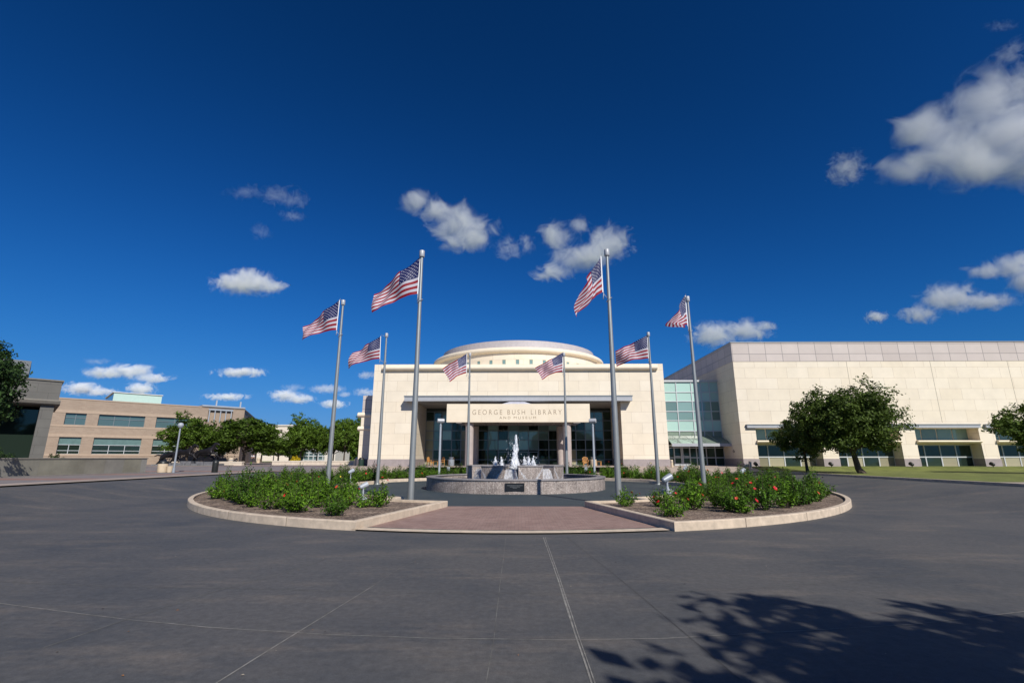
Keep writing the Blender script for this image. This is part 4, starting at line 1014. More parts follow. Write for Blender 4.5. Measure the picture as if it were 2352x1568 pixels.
for u, Y, lab in ((593, 92, 'small cream bollard between the two walkers and the far globe lamp'), (530, 66, 'small cream bollard at the right end of the seat wall')):
    p = P(u, 1060, Y); t = thing('bollard', lab, 'bollard', (p.x, Y, 1.03)); b = MB(); b.lathe([(.3, 0), (.3, .85), (.24, .95), (0, 1)], (0, 0, 0), 12); b.build('body', terra, t, local=True)
    b = MB(); b.lathe([(.31, .62), (.31, .7)], (0, 0, 0), 12); b.build('light_band', gray_paint, t, local=True)

# ------------------------------------------------------------------ left brick building
def plane_hit(u, v, P0, d):
    """along-wall distance and height where the sight line meets the vertical plane through P0 along d"""
    r_ = ray(u, v); n_ = Vector((-d.y, d.x, 0)); t_ = (P0-CAM).dot(n_)/r_.dot(n_); q = CAM+r_*t_
    return (q-P0).dot(d), q.z
A_ = P(149, 914, 64.8); B_ = P(480, 936, 77.0); dd = Vector((B_.x-A_.x, B_.y-A_.y, 0)).normalized(); P0 = Vector((A_.x, A_.y, 0))
ang = atan2(dd.y, dd.x)
bk = thing('brick_building', 'two storey tan brick building with ribbon windows and pale green roof lantern', 'building', (P0.x, P0.y, .9), ang)
def BL(u, v): s, z = plane_hit(u, v, P0, dd); return s, z-.9
zT = BL(300, 925)[1]; s1 = BL(562, 942)[0]; s0 = -24
wins = []
for (ua, ub, vt, vb) in ((60, 118, 945, 970), (151, 200, 950, 974), (228, 335, 953, 980), (360, 444, 959, 985), (60, 100, 1000, 1041), (136, 188, 1004, 1041), (216, 326, 1006, 1043), (352, 440, 1009, 1044), (480, 522, 1026, 1045)):
    a, zt_ = BL(ua, vt); c, _ = BL(ub, vt); zb2 = BL((ua+ub)/2, vb)[1]; zt_ = BL((ua+ub)/2, vt)[1]; wins.append((a, c, zb2, zt_))
up_z = (np.mean([w[2] for w in wins[:4]]), np.mean([w[3] for w in wins[:4]])); lo_z = (np.mean([w[2] for w in wins[4:8]]), np.mean([w[3] for w in wins[4:8]]))
b = MB(); D0 = .35
sp0, sp1 = BL(478, 950)[0], BL(535, 950)[0]
b.box(s0, sp0, 0, 22, up_z[1], zT); b.box(s0, s1, 0, 22, lo_z[1], up_z[0])
b.box(sp0, s1, 0.001, 22, up_z[0]+.001, up_z[1]-.4); b.box(sp1, s1, 0, 22, up_z[1]-.399, zT)
b.box(s0, s1, 0.0, 22, -.6, lo_z[0])
def piers(row, z0, z1):
    xs_ = [s0]+[q for w in sorted(row) for q in (w[0], w[1])]+[s1]
    for i in range(0, len(xs_), 2): b.box(xs_[i], xs_[i+1], 0, 22, z0, z1)
piers(wins[:4]+[(sp0-.2, s1, 0, 0)], up_z[0], up_z[1]); piers(wins[4:], lo_z[0], lo_z[1])
for w in wins: pass
b.box(s0, s1-.5, D0+.1, 21, 0, zT-.3)
b.build('wall', brick_wall, bk, local=True)
cm = M('cast_stone', (.42, .32, .235), .8, var=.08)
b = MB(); b.box(s0, s1+.05, -.06, .3, zT+.001, zT+.16); b.box(s0, sp0, -.04, -.001, up_z[1]+.02, up_z[1]+.42); b.box(s0, s1, -.04, -.001, up_z[0]-.28, up_z[0]-.02); b.box(s0, s1, -.04, -.001, lo_z[1]+.02, lo_z[1]+.42); b.box(s0, s1, -.04, -.001, lo_z[0]-.25, lo_z[0]-.02)
b.build('stone_band', cm, bk, local=True)
for i, (a, c, _, _) in enumerate(wins):
    z0, z1 = up_z if i < 4 else lo_z
    f = MB(); n = max(2, int((c-a)/1.6)); 
    for k in range(n+1): x = a+(c-a)*k/n; f.box(x-.035, x+.035, .2, .27, z0, z1 if i < 4 else z0+(z1-z0)*.55)
    zr = [z0, z1, z0+(z1-z0)*(.62 if i < 4 else .2)]+([] if i < 4 else [z0+(z1-z0)*.55])
    for z in zr: f.box(a, c, .195, .265, z-.035, z+.035)
    o = f.build('window', frame_w if i >= 4 else frame_m, bk, local=True)
    g_ = MB(); g_.add([(a, .25, z0), (c, .25, z0), (c, .25, z1 if i < 4 else z0+(z1-z0)*.55), (a, .25, z1 if i < 4 else z0+(z1-z0)*.55)], [(0, 1, 2, 3)]); g_.build('pane', glass_far if i < 4 else glass_dark, o, local=True)
    if i >= 4: g_ = MB(); g_.add([(a, .24, z0+(z1-z0)*.55), (c, .24, z0+(z1-z0)*.55), (c, .24, z1), (a, .24, z1)], [(0, 1, 2, 3)]); g_.build('shade_panel', M('teal_panel', (.12, .20, .19), .3), o, local=True)
# roof terrace frame at the right end
zt0 = up_z[1]-.35
f = MB()
for k in range(5): x = sp0+.2+(sp1-sp0-.4)*k/4; f.box(x-.07, x+.07, .1, .25, zt0, zT)
f.box(sp0, sp1, .05, .3, zT-.35, zT-.05); f.box(sp0, sp1, 2.5, 2.7, zT-.35, zT-.05); f.box(sp0-1, s1, -.2, 4, zT+.17, zT+.4)
f.build('terrace_frame', white_m, bk, local=True)
f = MB(); f.box(sp0, sp1, 3, 3.3, zt0, zT-.3); f.build('terrace_wall', M('tan_render', (.50, .34, .20), .8), bk, local=True)
f = MB()
for k in range(8): x = sp0+(sp1-sp0)*(k+.5)/8; f.box(x-.05, x+.05, 1.2, 2.4, zt0+.9, zt0+1.05)
f.build('terrace_slat', M('red_brown', (.16, .06, .04), .7), bk, local=True)
for u in (500, 556):
    s_ = BL(u, 935)[0]; f = MB(); f.box(s_-.1, s_+.1, 1.0, 1.2, zT+.16, zT+1.4); f.build('vent_pipe', white_m, bk, local=True)
# roof lantern
P1 = P0+Vector((-dd.y, dd.x, 0))*5
def BL1(u, v): s, z = plane_hit(u, v, P1, dd); return s, z-.9
la_, zl_ = BL1(262, 903); lb_, zl2 = BL1(373, 907); zl_ = (zl_+zl2)/2
b = MB(); b.box(la_, lb_, 5, 5.3, zT-.5, zl_); b.build('lantern_front', M('pale_green_panel', (.46, .62, .55), .35, var=.05), bk, local=True)
b = MB(); b.box(la_, lb_+.0, 5.3, 16, zT-.5, zl_-.02); b.build('lantern_side', glass_far, bk, local=True)
b = MB(); b.box(la_-.15, lb_+.1, 4.85, 16.2, zl_+.001, zl_+.12); b.build('lantern_cap', M('lantern_cap', (.6, .62, .6), .6), bk, local=True)
# end wall going back
E0 = P0+dd*s1; E1 = P(598, 975, 112.0)
b = MB(); b.prism([(E0.x+.02, E0.y+.02), (E1.x, E1.y), (E1.x-6, E1.y-3), (E0.x-6, E0.y-2)], .5, zT+.85)
tt = thing('brick_annex', 'plain tan brick block running back from the windowed brick building', 'building', (E0.x, E0.y, 1))
b.build('wall', brick_wall, tt)
c_ = MB(); c_.prism([(E0.x+.08, E0.y+.02), (E1.x+.06, E1.y), (E1.x-6, E1.y-3), (E0.x-6, E0.y-2)], zT+.851, zT+.99); c_.build('roof_edge', cm, tt)

# ------------------------------------------------------------------ far left stone building, shade painted into its stone
A2 = P(29, 868, 42.5); B2 = P(144, 877, 44.9); d2 = Vector((B2.x-A2.x, B2.y-A2.y, 0)).normalized(); Q0 = Vector((B2.x, B2.y, 0)); an2 = atan2(d2.y, d2.x)
sb = thing('stone_pavilion', 'grey shaded stone pavilion at the far left with heavy cornice and pier', 'building', (Q0.x, Q0.y, .7), an2)
def SL(u, v): s, z = plane_hit(u, v, Q0, d2); return s, z-.7
zt2 = SL(144, 877)[1]; zc0 = SL(138, 931)[1]; zc1 = SL(138, 919)[1]; pa, pb_ = SL(80, 990)[0], SL(125, 990)[0]
b = MB(); b.box(-26, 0, 0, 10, zc1, zt2); b.box(pa, -.2, .15, 2.2, -.4, zc0-.001); b.box(-26, pa-3.4, .2, 9, -.4, zc0-.001); b.box(pa-3.4, -.9, 5, 9.0, -.4, zc0-.001); b.box(-.9, -.2, 2.2, 9, -.4, zc0-.001); b.build('wall', shade_toned_stone, sb, local=True)
b = MB(); b.xprism([(-.25, zc0+.1), (-.35, zc0+.35), (-.2, zc1-.002), (9.9, zc1-.002), (9.9, zc0), (-.1, zc0)], -26, .15); b.build('cornice', M('shade_toned_cornice', (.17, .155, .13), .7), sb, local=True)
b = MB(); b.box(-26, .1, -.1, 10, zt2+.001, zt2+.14); b.build('roof_edge', M('shade_toned_roof_edge', (.16, .15, .125), .7), sb, local=True)
b = MB(); b.box(pa-3.4, pa-.002, 3.0, 3.1, 0, zc0-.3); b.build('window', glass_dark, sb, local=True)
ta, tb2 = SL(50, 850)[0], SL(88, 850)[0]
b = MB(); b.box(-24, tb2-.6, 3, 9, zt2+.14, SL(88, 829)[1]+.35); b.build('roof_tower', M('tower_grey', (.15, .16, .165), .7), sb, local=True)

# ------------------------------------------------------------------ far cream buildings behind the left trees
fb = thing('far_cream_building', 'distant cream building seen above and between the left trees', 'building', (-60, 150, 1.0))
def fx(u, Y=150): return P(u, 1050, Y).x
def fz(v, Y=150): return P(650, v, Y).z
b = MB(); b.box(fx(600), fx(672), 150, 165, 1, fz(978)); b.box(fx(575), fx(600)-.01, 152, 165, 1, fz(1036)); b.build('wall', M('pale_render', (.72, .62, .52), .8, var=.04), fb)
b = MB(); b.box(fx(603), fx(670), 149.9, 149.99, fz(1045), fz(1041)); b.build('window', glass_dark, fb)
b = MB(); b.box(fx(599), fx(673), 149.7, 165, fz(978)+.01, fz(978)+.4); b.build('roof_edge', M('pale_cap', (.65, .6, .55), .8), fb)
lb3 = thing('low_glazed_building', 'low distant building with green glazed front behind the left tree trunks', 'building', (-60, 120, 1.0))
b = MB(); b.box(fx(745, 120), fx(770, 120), 120, 130, 1, fz(1036, 120)); b.box(fx(660, 120), fx(684, 120), 121, 130, 1, fz(1038, 120)); b.box(fx(684, 120), fx(745, 120), 120.4, 130, 1, fz(1032, 120)); b.build('wall', M('pale_render2', (.66, .60, .54), .8), lb3)
f = MB()
for u in range(686, 745, 11): f.box(fx(u, 120)-.12, fx(u, 120)+.12, 120.1, 120.3, 1, fz(1033, 120))
for v in (1056, 1047, 1040, 1034): f.box(fx(684, 120), fx(745, 120), 120.12, 120.28, fz(v, 120)-.12, fz(v, 120)+.12)
o = f.build('window', frame_w, lb3); f = MB(); f.box(fx(684, 120), fx(745, 120), 120.3, 120.39, 1, fz(1033, 120)); f.build('pane', glass_far, o)
# ------------------------------------------------------------------ trees
def tree_data(seed, Hh, Rr, zc0, nclump, nleaf, lsize, mat, flat=.75, trunk_r=.28, nlimb=9, lean=None):
    """trunk mesh and crown mesh for a tree of height Hh with crown radius Rr and underside at zc0"""
    rg = np.random.default_rng(seed); rr = random.Random(seed)
    zc = (Hh+zc0)/2; rz = (Hh-zc0)/2
    st = MB(); clumps = []
    lean = Vector((rr.uniform(-.2, .2), rr.uniform(-.2, .2), 0)) if lean is None else Vector((lean[0], lean[1], 0))
    fork = Vector((lean.x*.35, lean.y*.35, zc0*.95))
    st.tube([(0, 0, -.2), (0, 0, .0), (lean.x*.2, lean.y*.2, .4), fork, (lean.x, lean.y, zc0+rz*1.1), (lean.x*1.3, lean.y*1.3, Hh*.86)], [trunk_r*1.5, trunk_r*1.3, trunk_r, trunk_r*.82, trunk_r*.45, trunk_r*.1], 9)
    for k in range(nclump):
        a = k*2.39996+rr.uniform(-.4, .4); zz = 1-2*(k+.5)/nclump; zz = max(-.8, zz)
        e = sqrt(max(0, 1-zz*zz)); q = rr.uniform(.62, 1.0)
        if zz < 0: e = max(e, .75)
        c = Vector((lean.x*.8+cos(a)*e*q*Rr*.86, lean.y*.8+sin(a)*e*q*Rr*.86, zc+zz*q*rz*.86)); clumps.append((c, rr.uniform(.20, .34)*Rr))
    for k in range(int(nclump*.35)): clumps.append((Vector((rr.gauss(0, .35)*Rr, rr.gauss(0, .35)*Rr, zc+rr.gauss(.05, .35)*rz)), rr.uniform(.22, .34)*Rr))
    for k in range(nlimb*3):
        c, r = clumps[(k*5) % len(clumps)]; f0 = fork.lerp(Vector((lean.x, lean.y, zc0+rz*.9)), rr.uniform(0, .9))
        mid = f0.lerp(c, .55)+Vector((rr.uniform(-.3, .3), rr.uniform(-.3, .3), rr.uniform(-.2, .4)))
        st.tube([f0, mid, c], [trunk_r*.42, trunk_r*.22, .02], 6, cap=False)
    per = nleaf//len(clumps); cs = []; ns = []
    for c, r in clumps:
        # each clump is a handful of small sprays, so that gaps stay open between them
        ns_ = 11; spr = rg.normal(size=(ns_, 3)); spr /= np.linalg.norm(spr, axis=1)[:, None]; spr *= (r*rg.uniform(.55, 1.12, ns_))[:, None]; spr[:, 2] *= flat
        idx = rg.integers(0, ns_, per); off = rg.normal(size=(per, 3))*r*.20; off[:, 2] *= .7
        p = np.array(tuple(c))+spr[idx]+off; cs.append(p)
        n = spr[idx]/r+rg.normal(size=(per, 3))*.55+np.array([0, 0, .45]); ns.append(n)
    cs = np.concatenate(cs); ns = np.concatenate(ns); ns /= np.linalg.norm(ns, axis=1)[:, None]
    global RNG
    RNG = rg
    v = leaves(cs, ns, lsize, .6)
    t = thing('tree', 'proto', 'tree')
    tr_ = st.build('trunk', bark, t, local=True, smooth=True)
    cr = quads_mesh('crown', v, mat, t)
    return t
def put_tree(src, x, y, z, rz, sc, label, name='tree', group=None):
    c = copy_tree(src); c.location = (x, y, z); c.rotation_euler = (0, 0, rz); c.scale = sc; c.name = name; tag(c, label, 'tree', group); return c
big = tree_data(5, 7.75, 4.45, 1.8, 84, 44000, .12, leaf_oak, flat=.8, trunk_r=.27, lean=(-1.3, 0))
p = G(1980, 1087, .70); put_tree(big, p.x, p.y, H(p.x, p.y)+.1, 0, (.94, .94, .91), 'large rounded dark live oak on the lawn in front of the wing', 'oak_tree')
mid = tree_data(8, 6.2, 3.3, 1.9, 30, 15000, .11, leaf_oak, trunk_r=.17)
p = P(1862, 1078, 48.5); put_tree(mid, p.x-.3, 48.5, H(p.x, 48.5)+.1, 1.0, (.82, .82, .84), 'smaller oak half hidden behind the left side of the large oak', 'oak_tree')
p = P(2428, 1087, 42); put_tree(mid, p.x+.3, 42, H(p.x, 42)+.1, 2.0, (1.1, 1.1, .98), 'oak cut off by the right edge of the picture', 'oak_tree')
elm = [tree_data(20+i, 8.2, 4.2, 1.9, 40, 15000, .16, leaf_tree, trunk_r=.2) for i in range(3)]
TL = [  # u, base Y, top v, half width px, variant, label
 (428, 70, 956, 62, 0, 'tree behind the rearing bronze sculpture, in front of the brick windows'),
 (500, 74, 985, 42, 2, 'smaller tree just right of the bronze sculpture'),
 (560, 72, 952, 78, 1, 'broad tree in front of the right end of the brick building, above the walkers'),
 (640, 96, 1000, 42, 2, 'low tree behind the far globe lamp'),
 (690, 88, 957, 45, 0, 'tall tree left of the leftmost flagpole, rising above the far cream building'),
 (728, 92, 972, 34, 1, 'narrow tree between the tall left tree and the outer left flagpole'),
 (765, 90, 975, 34, 2, 'tree directly behind the outer left flagpole'),
 (790, 84, 953, 38, 1, 'tall tree between the outer left flagpole and the building corner'),
 (822, 90, 958, 34, 0, 'tree right against the left corner of the entrance building'),
 (850, 104, 965, 40, 1, 'tree mostly behind the left corner of the entrance building'),
 (600, 110, 990, 40, 0, 'tree behind the broad tree, near the two walkers'),
 (665, 118, 1005, 36, 1, 'far low tree in front of the cream building')]
for i, (u, Y, vt, hw, k, lab) in enumerate(TL):
    p = P(u, 1050, Y); z = H(p.x, Y); top = P(u, vt, Y).z-z; w = hw*Y/F
    put_tree(elm[k], p.x, Y, z, i*1.3, (w/4.3, w/4.3, top/8.4), lab, 'tree', 'trees on the plaza left of the entrance building')
lt = tree_data(41, 8.5, 3.6, 2.9, 40, 22000, .10, leaf_cyp, trunk_r=.2)
p = P(-60, 900, 30); put_tree(lt, p.x-1.3, 30, .7, .5, (1.0, 1.0, 1.07), 'dark tree cut off by the left edge of the picture', 'oak_tree')
sh = tree_data(52, 8.4, 5.5, 2.6, 120, 95000, .21, leaf_oak, trunk_r=.24)
put_tree(sh, 8.8, -6.75, 0, 1.2, (1, 1, 1), 'oak near the camera whose shadow lies on the drive at lower right', 'oak_tree')
put_tree(sh, 15.6, -7.8, 0, 2.9, (1.1, 1.1, 1), 'second oak beyond the right corner, its shadow joining the first', 'oak_tree')
for t in [big, mid, lt, sh]+elm: remove_tree(t)
# distant wood closing the horizon
def wood_band(name, x0, x1, y, h, n, lab):
    rg = np.random.default_rng(77); cs = np.stack([rg.uniform(x0, x1, n), y+rg.uniform(0, 14, n), np.zeros(n)], 1)
    top = h*(.72+.28*np.sin(cs[:, 0]*.11)*np.sin(cs[:, 0]*.037+1)); cs[:, 2] = 1+rg.uniform(0, 1, n)**.8*top
    nn = rg.normal(size=(n, 3))+np.array([0, -.6, .5]); nn /= np.linalg.norm(nn, axis=1)[:, None]
    global RNG
    RNG = rg
    o = quads_mesh(name, leaves(cs, nn, .8, .7), leaf_tree); struct(o, 'stuff'); o['label'] = lab
wood_band('distant_wood', -190, 5, 230, 9, 16000, 'hazy line of distant trees behind the plaza')
# hedges and the yellow bush
def bush(x, y, z, rx, ry, rz_, mat, nm, lab, cat, n=2600, ls=.06):
    rg = np.random.default_rng(int(abs(x)*100)); d = rg.normal(size=(n, 3)); d /= np.linalg.norm(d, axis=1)[:, None]; d[:, 2] = np.abs(d[:, 2]); q = rg.uniform(.55, 1.0, n)[:, None]**.5
    bumpy = 1+.12*np.sin(d[:, :1]*9+d[:, 1:2]*7)
    c = d*q*bumpy*np.array([rx, ry, rz_]); 
    global RNG
    RNG = rg
    t = thing(nm, lab, cat, (x, y, z)); quads_mesh('foliage', leaves(c, d*.7+rg.normal(size=(n, 3))*.4, ls, .6), mat, t)
    b = MB(); b.tube([(0, 0, 0), (0, 0, rz_*.7)], [.05, .02], 6); b.build('stem', bark, t, local=True)
p = P(15, 1040, 41); bush(p.x, 40.0, .65, 2.0, 1.0, 2.1, leaf_cyp, 'hedge', 'dark clipped hedge at the far left behind the stone wall', 'hedge', 5000)
p = P(118, 1046, 43); bush(p.x, 43.4, .65, .95, .6, 1.75, leaf_cyp, 'bush', 'small dark bush at the foot of the pavilion pier', 'bush', 2200)
p = P(678, 1056, 84); bush(p.x, 84, 1.0, .95, .8, 1.3, leaf_yellow, 'yellow_bush', 'bright yellow bush under the left trees', 'bush', 1500, .10)

# ------------------------------------------------------------------ skinned figures
def skin_obj(name, verts, edges, radii, mat, parent, lv=2, root=0):
    me = bpy.data.meshes.new(name); me.from_pydata(verts, edges, []); o = bpy.data.objects.new(name, me); COL.objects.link(o)
    o.modifiers.new('Skin', 'SKIN'); 
    if not me.skin_vertices: 
        bpy.context.view_layer.objects.active = o
    sv = me.skin_vertices[0].data if me.skin_vertices else None
    if sv is None: return o
    for i, r_ in enumerate(radii):
        sv[i].radius = (r_, r_) if not hasattr(r_, '__len__') else r_
        sv[i].use_root = (i == root)
    sb_ = o.modifiers.new('Sub', 'SUBSURF'); sb_.levels = sb_.render_levels = lv
    bpy.context.view_layer.update(); dg = bpy.context.evaluated_depsgraph_get()
    m2 = bpy.data.meshes.new_from_object(o.evaluated_get(dg)); bpy.data.objects.remove(o)
    m2.materials.clear(); m2.materials.append(mat); m2.polygons.foreach_set('use_smooth', [True]*len(m2.polygons))
    o = bpy.data.objects.new(name, m2); COL.objects.link(o); o.parent = parent; return o
def person(x, y, z, rz, lab, shirt, trousers, stride=.16):
    t = thing('person', lab, 'person', (x, y, z), rz)
    s = stride
    V = [(0, 0, .95), (0, 0, 1.12), (0, 0, 1.32), (0, 0, 1.44), (0, -.01, 1.52), (0, -.02, 1.62), (0, -.01, 1.70),
         (.10, 0, .92), (.11, -s*.5, .50), (.11, -s, .10), (.11, -s-.13, .04), (-.10, 0, .92), (-.11, s*.35, .50), (-.11, s, .10), (-.11, s-.12, .04),
         (.18, 0, 1.40), (.23, s*.4, 1.14), (.22, s*.3-.08, .90), (.22, s*.3-.12, .82), (-.18, 0, 1.40), (-.23, -s*.4, 1.14), (-.22, -s*.6-.05, .90), (-.22, -s*.6-.08, .82)]
    E_ = [(0, 1), (1, 2), (2, 3), (3, 4), (4, 5), (5, 6), (0, 7), (7, 8), (8, 9), (9, 10), (0, 11), (11, 12), (12, 13), (13, 14), (3, 15), (15, 16), (16, 17), (17, 18), (3, 19), (19, 20), (20, 21), (21, 22)]
    Rr = [(.14, .10), (.13, .10), (.15, .11), (.10, .08), (.05, .05), (.08, .095), (.07, .085), .085, .058, .04, .035, .085, .058, .04, .035, .06, .043, .032, .03, .06, .043, .032, .03]
    skin_obj('body', V, E_, Rr, skin_m, t)
    g1 = lambda idx: [V[i] for i in idx]
    skin_obj('shirt', g1([1, 2, 3, 15, 16, 19, 20]), [(0, 1), (1, 2), (2, 3), (3, 4), (2, 5), (5, 6)], [(.165, .125), (.175, .135), (.12, .10), .078, .06, .078, .06], shirt, t)
    skin_obj('trousers', g1([0, 7, 8, 9, 11, 12, 13]), [(0, 1), (1, 2), (2, 3), (0, 4), (4, 5), (5, 6)], [(.16, .12), .10, .078, .06, .10, .078, .06], trousers, t)
    b = MB(); b.ell((0, .015, 1.70), (.088, .10, .085), 12, 8); b.build('hair', M('dark_hair', (.03, .02, .015), .8), t, local=True, smooth=True)
wt = M('white_shirt', (.75, .75, .78), .8); rd = M('red_shirt', (.55, .12, .10), .8); dk = M('dark_trousers', (.02, .022, .035), .8)
p = P(574, 1060, 100); person(p.x, 100, 1.03, .6, 'walker in a white shirt and dark trousers under the left trees', wt, dk)
p = P(581, 1060, 103); person(p.x, 103, 1.03, .9, 'walker in a pale top just right of the white shirted walker', M('pale_shirt', (.55, .56, .62), .8), dk, .1)
p = P(569, 1060, 101); person(p.x, 101, 1.03, .4, 'walker in a red top just left of the white shirted walker', rd, dk, .12)
# bronze running horses (a plain stand-in group)
sg_ = thing('bronze_sculpture', 'dark bronze group of leaping horses over broken slabs, left of the trees', 'sculpture', (-38, 60, 1.0))
def horse(ox, oy, oz, sc, pitch, nm='horse_figure'):
    V = [(-.75, 0, 1.30), (-.35, 0, 1.36), (.25, 0, 1.33), (.65, 0, 1.42), (.95, 0, 1.72), (1.18, 0, 1.98), (1.42, 0, 1.88), (1.62, 0, 1.74),
         (-.80, .14, 1.05), (-1.05, .16, .72), (-1.32, .16, .55), (-1.55, .16, .30), (-.80, -.14, 1.08), (-.98, -.16, .70), (-1.28, -.16, .42), (-1.45, -.16, .12),
         (.72, .13, 1.12), (1.08, .14, 1.00), (1.10, .14, .68), (.98, .14, .55), (.72, -.13, 1.12), (1.15, -.14, .92), (1.40, -.14, .66), (1.58, -.14, .50),
         (-1.0, 0, 1.38), (-1.4, 0, 1.42), (-1.8, 0, 1.25), (1.16, 0, 2.12)]
    E_ = [(0, 1), (1, 2), (2, 3), (3, 4), (4, 5), (5, 6), (6, 7), (0, 8), (8, 9), (9, 10), (10, 11), (0, 12), (12, 13), (13, 14), (14, 15), (3, 16), (16, 17), (17, 18), (18, 19), (3, 20), (20, 21), (21, 22), (22, 23), (0, 24), (24, 25), (25, 26), (5, 27)]
    Rr = [.27, .28, .27, .27, .17, .13, .11, .07, .16, .09, .06, .06, .16, .09, .06, .06, .12, .08, .05, .06, .12, .08, .05, .06, .07, .08, .05, .03]
    c, s = cos(pitch), sin(pitch)
    V = [(ox+sc*(x*c-z*s), oy+sc*y, oz+sc*(x*s+z*c)) for x, y, z in V]
    skin_obj(nm, V, E_, [r_*sc for r_ in Rr], bronze, sg_)
p0_ = P(432, 1060, 60).x+38
horse(p0_-2.4, 0, -.15, 1.05, .0); horse(p0_-.2, -.6, .1, 1.15, .10); horse(p0_+2.0, .2, .25, 1.15, .16); horse(p0_+.9, 1.4, .0, 1.1, .05)
b = MB(); rs = random.Random(4)
for k in range(9):
    x = p0_-3.2+k*.85; a = rs.uniform(-.5, .5); w_, h_ = rs.uniform(.5, .9), rs.uniform(.3, .7)
    b.prism([(x-w_, -.8+rs.uniform(-.3, .3)), (x+w_, -.9), (x+w_*.8, .6), (x-w_*.9, .7)], 0, h_*rs.uniform(.5, 1.1))
b.build('broken_slab', M('slab_grey', (.16, .16, .17), .7, var=.3), sg_, local=True)
b = MB(); b.box(p0_-4.4, p0_+4.6, -1.6, 1.8, -.02, .12); b.build('plinth', M('sculpt_plinth', (.2, .19, .17), .8), sg_, local=True)

# ------------------------------------------------------------------ clouds: real volumes far beyond the scene
def cloud(blobs, lab, dens=1.0, Y=3000., ragged=1.0, seed=0, group=None):
    pts = [(P(u, v, Y), a*Y/F, b_*Y/F) for u, v, a, b_ in blobs]
    c = sum((p for p, _, _ in pts), Vector())/len(pts)
    lo = Vector((min(p.x-a*1.5 for p, a, b_ in pts), 0, min(p.z-b_*1.7 for p, a, b_ in pts))); hi = Vector((max(p.x+a*1.5 for p, a, b_ in pts), 0, max(p.z+b_*1.7 for p, a, b_ in pts)))
    cx_, cz_ = (lo.x+hi.x)/2, (lo.z+hi.z)/2; hx, hz = (hi.x-lo.x)/2, (hi.z-lo.z)/2; hy = max(b_ for _, _, b_ in pts)*1.6
    m = bpy.data.materials.new('cloud_vapour'); m.use_nodes = True; nt = m.node_tree; nt.nodes.clear()
    out = N(nt, 'ShaderNodeOutputMaterial'); tc = N(nt, 'ShaderNodeTexCoord'); field = None
    wn = N(nt, 'ShaderNodeTexNoise', i_Scale=1/(55.*max(1, hz/130)), i_Detail=2.0)
    off = N(nt, 'ShaderNodeMapping'); off.inputs['Location'].default_value = (seed*311., seed*97., 0); L(nt, tc.outputs['Object'], off.inputs[0])
    n1 = N(nt, 'ShaderNodeTexNoise', i_Scale=1/(hz*.42+16), i_Detail=8.0, i_Roughness=.66, i_Distortion=.9); L(nt, off.outputs[0], n1.inputs['Vector'])
    for p, a, b_ in pts:
        mp = N(nt, 'ShaderNodeVectorMath', operation='SUBTRACT'); mp.inputs[1].default_value = (p.x-cx_, 0, p.z-cz_); L(nt, tc.outputs['Object'], mp.inputs[0])
        dv = N(nt, 'ShaderNodeVectorMath', operation='DIVIDE'); dv.inputs[1].default_value = (a*1.25, b_*1.25, b_*1.25); L(nt, mp.outputs[0], dv.inputs[0])
        ln = N(nt, 'ShaderNodeVectorMath', operation='LENGTH'); L(nt, dv.outputs[0], ln.inputs[0])
        f = N(nt, 'ShaderNodeMath', operation='SUBTRACT', i_0=1.0); L(nt, ln.outputs['Value'], f.inputs[1])
        if field is None: field = f.outputs[0]
        else:
            mx = N(nt, 'ShaderNodeMath', operation='SMOOTH_MAX', i_2=.25); L(nt, field, mx.inputs[0]); L(nt, f.outputs[0], mx.inputs[1]); field = mx.outputs[0]
    ns_ = N(nt, 'ShaderNodeMath', operation='MULTIPLY_ADD', i_1=3.4*ragged, i_2=-1.75*ragged); L(nt, n1.outputs[0], ns_.inputs[0])
    ad = N(nt, 'ShaderNodeMath', operation='ADD'); L(nt, field, ad.inputs[0]); L(nt, ns_.outputs[0], ad.inputs[1])
    mr = N(nt, 'ShaderNodeMapRange', clamp=True); mr.inputs[1].default_value = 0; mr.inputs[2].default_value = .95; mr.inputs[4].default_value = .036*dens*(90./max(40, hz))
    L(nt, ad.outputs[0], mr.inputs[0])
    # nothing outside the container
    vs = N(nt, 'ShaderNodeVolumeScatter', i_Color=(1, 1, 1, 1), i_Anisotropy=CLOUD_G); L(nt, mr.outputs[0], vs.inputs['Density']); L(nt, vs.outputs[0], out.inputs['Volume'])
    b = MB(); b.ell((0, 0, 0), (hx*1.12, hy*1.1, hz*1.12), 20, 12)
    o = b.build('cloud', m); 
    o.location = (cx_, Y, cz_)
    tag(o, lab, 'cloud', group); return o
CLOUD_G = -.5
